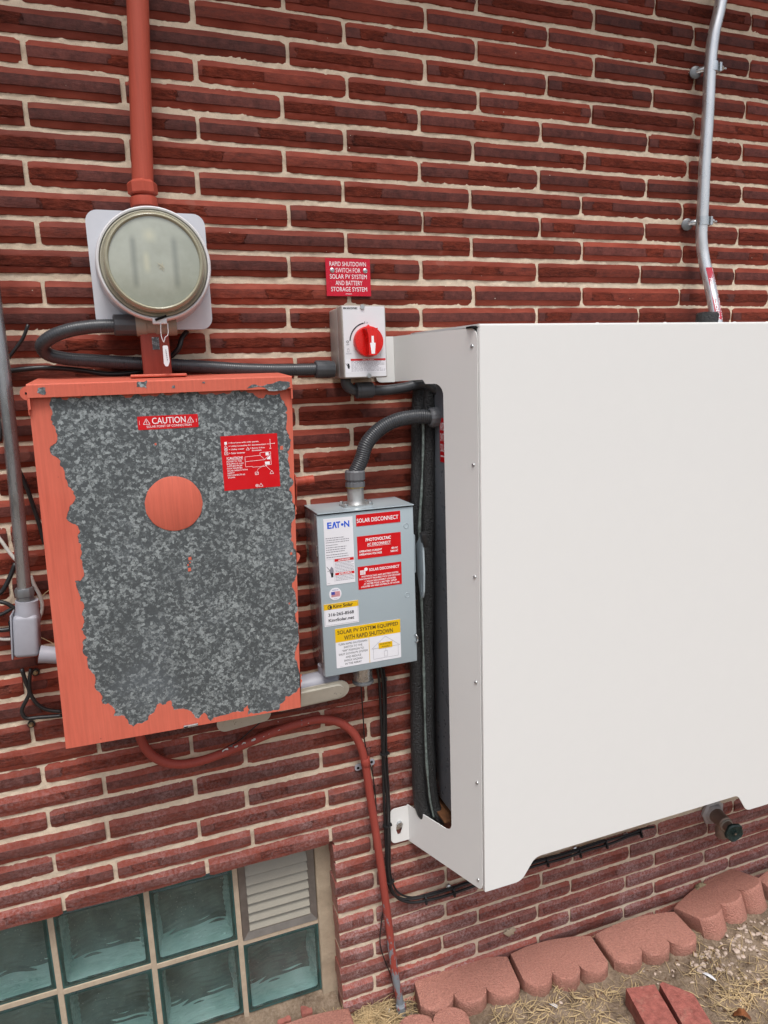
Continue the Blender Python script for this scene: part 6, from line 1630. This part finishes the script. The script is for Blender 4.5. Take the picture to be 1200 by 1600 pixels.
for _ in range(2600):
    x = rr.uniform(-0.2, 1.75); y = rr.uniform(-0.62, -0.01)
    if on_block(x, y): continue
    pebble(x, y, rr.choice([0.001, 0.0015, 0.002, 0.003]), vs, fs)
o = obj('fine_gravel', (vs, fs), 'soil', None); tag(o, 'crumbs of dry soil and fine grit scattered over the ground', 'gravel', kind='stuff')
vs, fs = [], []
for _ in range(230):
    x = rr.gauss(1.16, 0.12); y = rr.gauss(-0.22, 0.05)
    if on_block(x, y) or y > -0.12: continue
    pebble(x, y, rr.choice([0.003, 0.004, 0.006, 0.008]), vs, fs)
for _ in range(160):
    x = rr.uniform(0.2, 1.6); y = rr.uniform(-0.6, -0.14)
    if on_block(x, y): continue
    pebble(x, y, rr.choice([0.003, 0.004, 0.005]), vs, fs)
o = obj('pebbles', (vs, fs), 'pebble', None); tag(o, 'pale pinkish pebbles lying in the soil below the hose bib', 'pebbles', kind='stuff')

def blade(V, F, x, y, L, az, lift, w=0.0009, z0=None):
    n = 6; z = (gz(x, y) if z0 is None else z0) + 0.001
    bend = rr.uniform(-1.2, 1.2); k = len(V); a = az
    for i in range(n + 1):
        t = i / n; ww = w * (1 - t * 0.7)
        V.append((x + math.sin(a) * ww, y - math.cos(a) * ww, z)); V.append((x - math.sin(a) * ww, y + math.cos(a) * ww, z + 0.0004))
        V.append((x, y, z + ww * 1.3))
        a += bend / n
        x += math.cos(a) * L / n; y += math.sin(a) * L / n; z = max(gz(x, y) + 0.001, z + lift * L / n * (1 - 1.7 * t))
    for i in range(n):
        b = k + i * 3
        for (p, q_) in ((0, 1), (1, 2), (2, 0)): F.append((b + p, b + q_, b + 3 + q_, b + 3 + p))
vs, fs = [], []
clusters = [(0.09, -0.030, 0.050, 0.026, 620, 0.060, 0.7), (0.02, 0.0, 0.03, 0.02, 60, 0.04, 0.5), (0.20, -0.10, 0.03, 0.03, 80, 0.05, 0.4), (0.215, -0.03, 0.012, 0.012, 26, 0.085, 1.3),
            (0.42, -0.19, 0.12, 0.045, 300, 0.045, 0.25), (0.62, -0.24, 0.13, 0.05, 300, 0.045, 0.2), (1.02, -0.17, 0.05, 0.03, 70, 0.06, 0.25),
            (0.98, -0.33, 0.06, 0.05, 170, 0.045, 0.3), (1.12, -0.36, 0.10, 0.05, 150, 0.06, 0.25), (1.25, -0.25, 0.15, 0.05, 60, 0.07, 0.2), (0.6, -0.35, 0.4, 0.15, 450, 0.045, 0.2), (0.32, -0.14, 0.06, 0.02, 60, 0.05, 0.4)]
for (cx, cy, sx, sy, n, L, lf) in clusters:
    for _ in range(n):
        x = rr.gauss(cx, sx); y = min(-0.004, rr.gauss(cy, sy))
        if on_block(x, y) and rr.random() < 0.93: continue
        blade(vs, fs, x, y, rr.uniform(0.4, 1.2) * L, rr.uniform(0, 6.28), rr.uniform(0, 1.4) * lf, rr.choice([0.0007, 0.0010, 0.0018]))
lv, lf_ = [], []
for _ in range(900):
    x = rr.uniform(-0.1, 1.6); y = rr.uniform(-0.60, -0.02)
    if on_block(x, y): continue
    s_ = rr.uniform(0.0015, 0.006); a = rr.uniform(0, 6.28); z = gz(x, y) + 0.001 + s_ * 0.3; k = len(lv)
    for (u, v, w_) in ((1, 0, 0.1), (0.2, 0.45, 0.5), (-0.9, 0.2, -0.1), (-0.3, -0.5, 0.3)):
        lv.append((x + (u * math.cos(a) - v * math.sin(a)) * s_, y + (u * math.sin(a) + v * math.cos(a)) * s_, z + w_ * s_ * 0.6))
    lf_.append((k, k + 1, k + 2)); lf_.append((k, k + 2, k + 3))
MT['litter'] = simple('dark_leaf_litter', (0.115, 0.062, 0.036), 0.9, 0, 0.6, 30, 0)
tag(obj('leaf_litter', (lv, lf_), 'litter'), 'small crumbs of brown leaf litter strewn over the soil', 'leaf litter', kind='stuff')
o = obj('dry_grass', (vs, fs), 'straw', None, True); tag(o, 'dry straw coloured grass tangled over the soil at the foot of the wall', 'dry grass', kind='stuff')

def leafish(name, x, y, L, W, az, m, lab, cat, curl=0.3):
    bm = bmesh.new(); n = 10; mid = []; lf = []; rt = []
    z0 = gz(x, y) + 0.004
    for i in range(n + 1):
        t = i / n; w = W * math.sin(PI * min(1, t * 0.97 + 0.03)) ** 0.7 * (1 + 0.15 * math.sin(i * 2.3))
        zz = z0 + math.sin(t * PI) * L * curl * 0.4
        c = Vector((x + math.cos(az) * L * (t - 0.5), y + math.sin(az) * L * (t - 0.5), zz))
        nrm_ = Vector((-math.sin(az), math.cos(az), 0))
        mid.append(bm.verts.new(c)); lf.append(bm.verts.new(c + nrm_ * w + Vector((0, 0, w * curl)))); rt.append(bm.verts.new(c - nrm_ * w + Vector((0, 0, w * curl * 1.4))))
    for i in range(n):
        bm.faces.new((mid[i], mid[i + 1], lf[i + 1], lf[i])); bm.faces.new((mid[i], rt[i], rt[i + 1], mid[i + 1]))
    o = obj(name, bm, m, None, True)
    sm = o.modifiers.new('s', 'SOLIDIFY'); sm.thickness = 0.0006
    tag(o, lab, cat)
gx_, gy_ = (0.9728, -0.3895)
leafish('dead_leaf', gx_, gy_, 0.045, 0.013, -0.7, 'leaf', 'curled brown dead leaf on the soil in the lower right corner', 'leaf', 0.6)
gx_, gy_ = (0.9881, -0.2616)
leafish('feather', gx_, gy_, 0.042, 0.005, 2.0, 'feather', 'pale bluish feather lying on the soil between edging row and loose bricks', 'feather', 0.2)
gx_, gy_ = (0.5480, -0.1798)
leafish('feather', gx_, gy_, 0.030, 0.004, 2.2, 'feather', 'small grey feather in the dry grass below the second edging block', 'feather', 0.2)
gx_, gy_ = (0.1348, -0.0212)
leafish('feather', gx_, gy_, 0.026, 0.006, 1.2, 'feather', 'fluffy pale feather tuft left of the foot of the painted conduit', 'feather', 0.4)
gx_, gy_ = (1.1990, -0.0073)
bm = bmesh.new(); bmesh.ops.create_icosphere(bm, subdivisions=3, radius=1)
for v in bm.verts:
    q = 1 + 0.18 * math.sin(v.co.x * 4 + v.co.y * 3) + 0.1 * math.sin(v.co.z * 9 + v.co.x * 6)
    v.co = Vector((v.co.x * 0.030 * q, v.co.y * 0.014 * q, v.co.z * 0.016 * q))
o = obj('rough_stone', bm, 'stone', None, True); o.location = (gx_, -0.018, 0.068)
tag(o, 'rough tan stone wedged between the wall and the tilted edging block', 'stone')
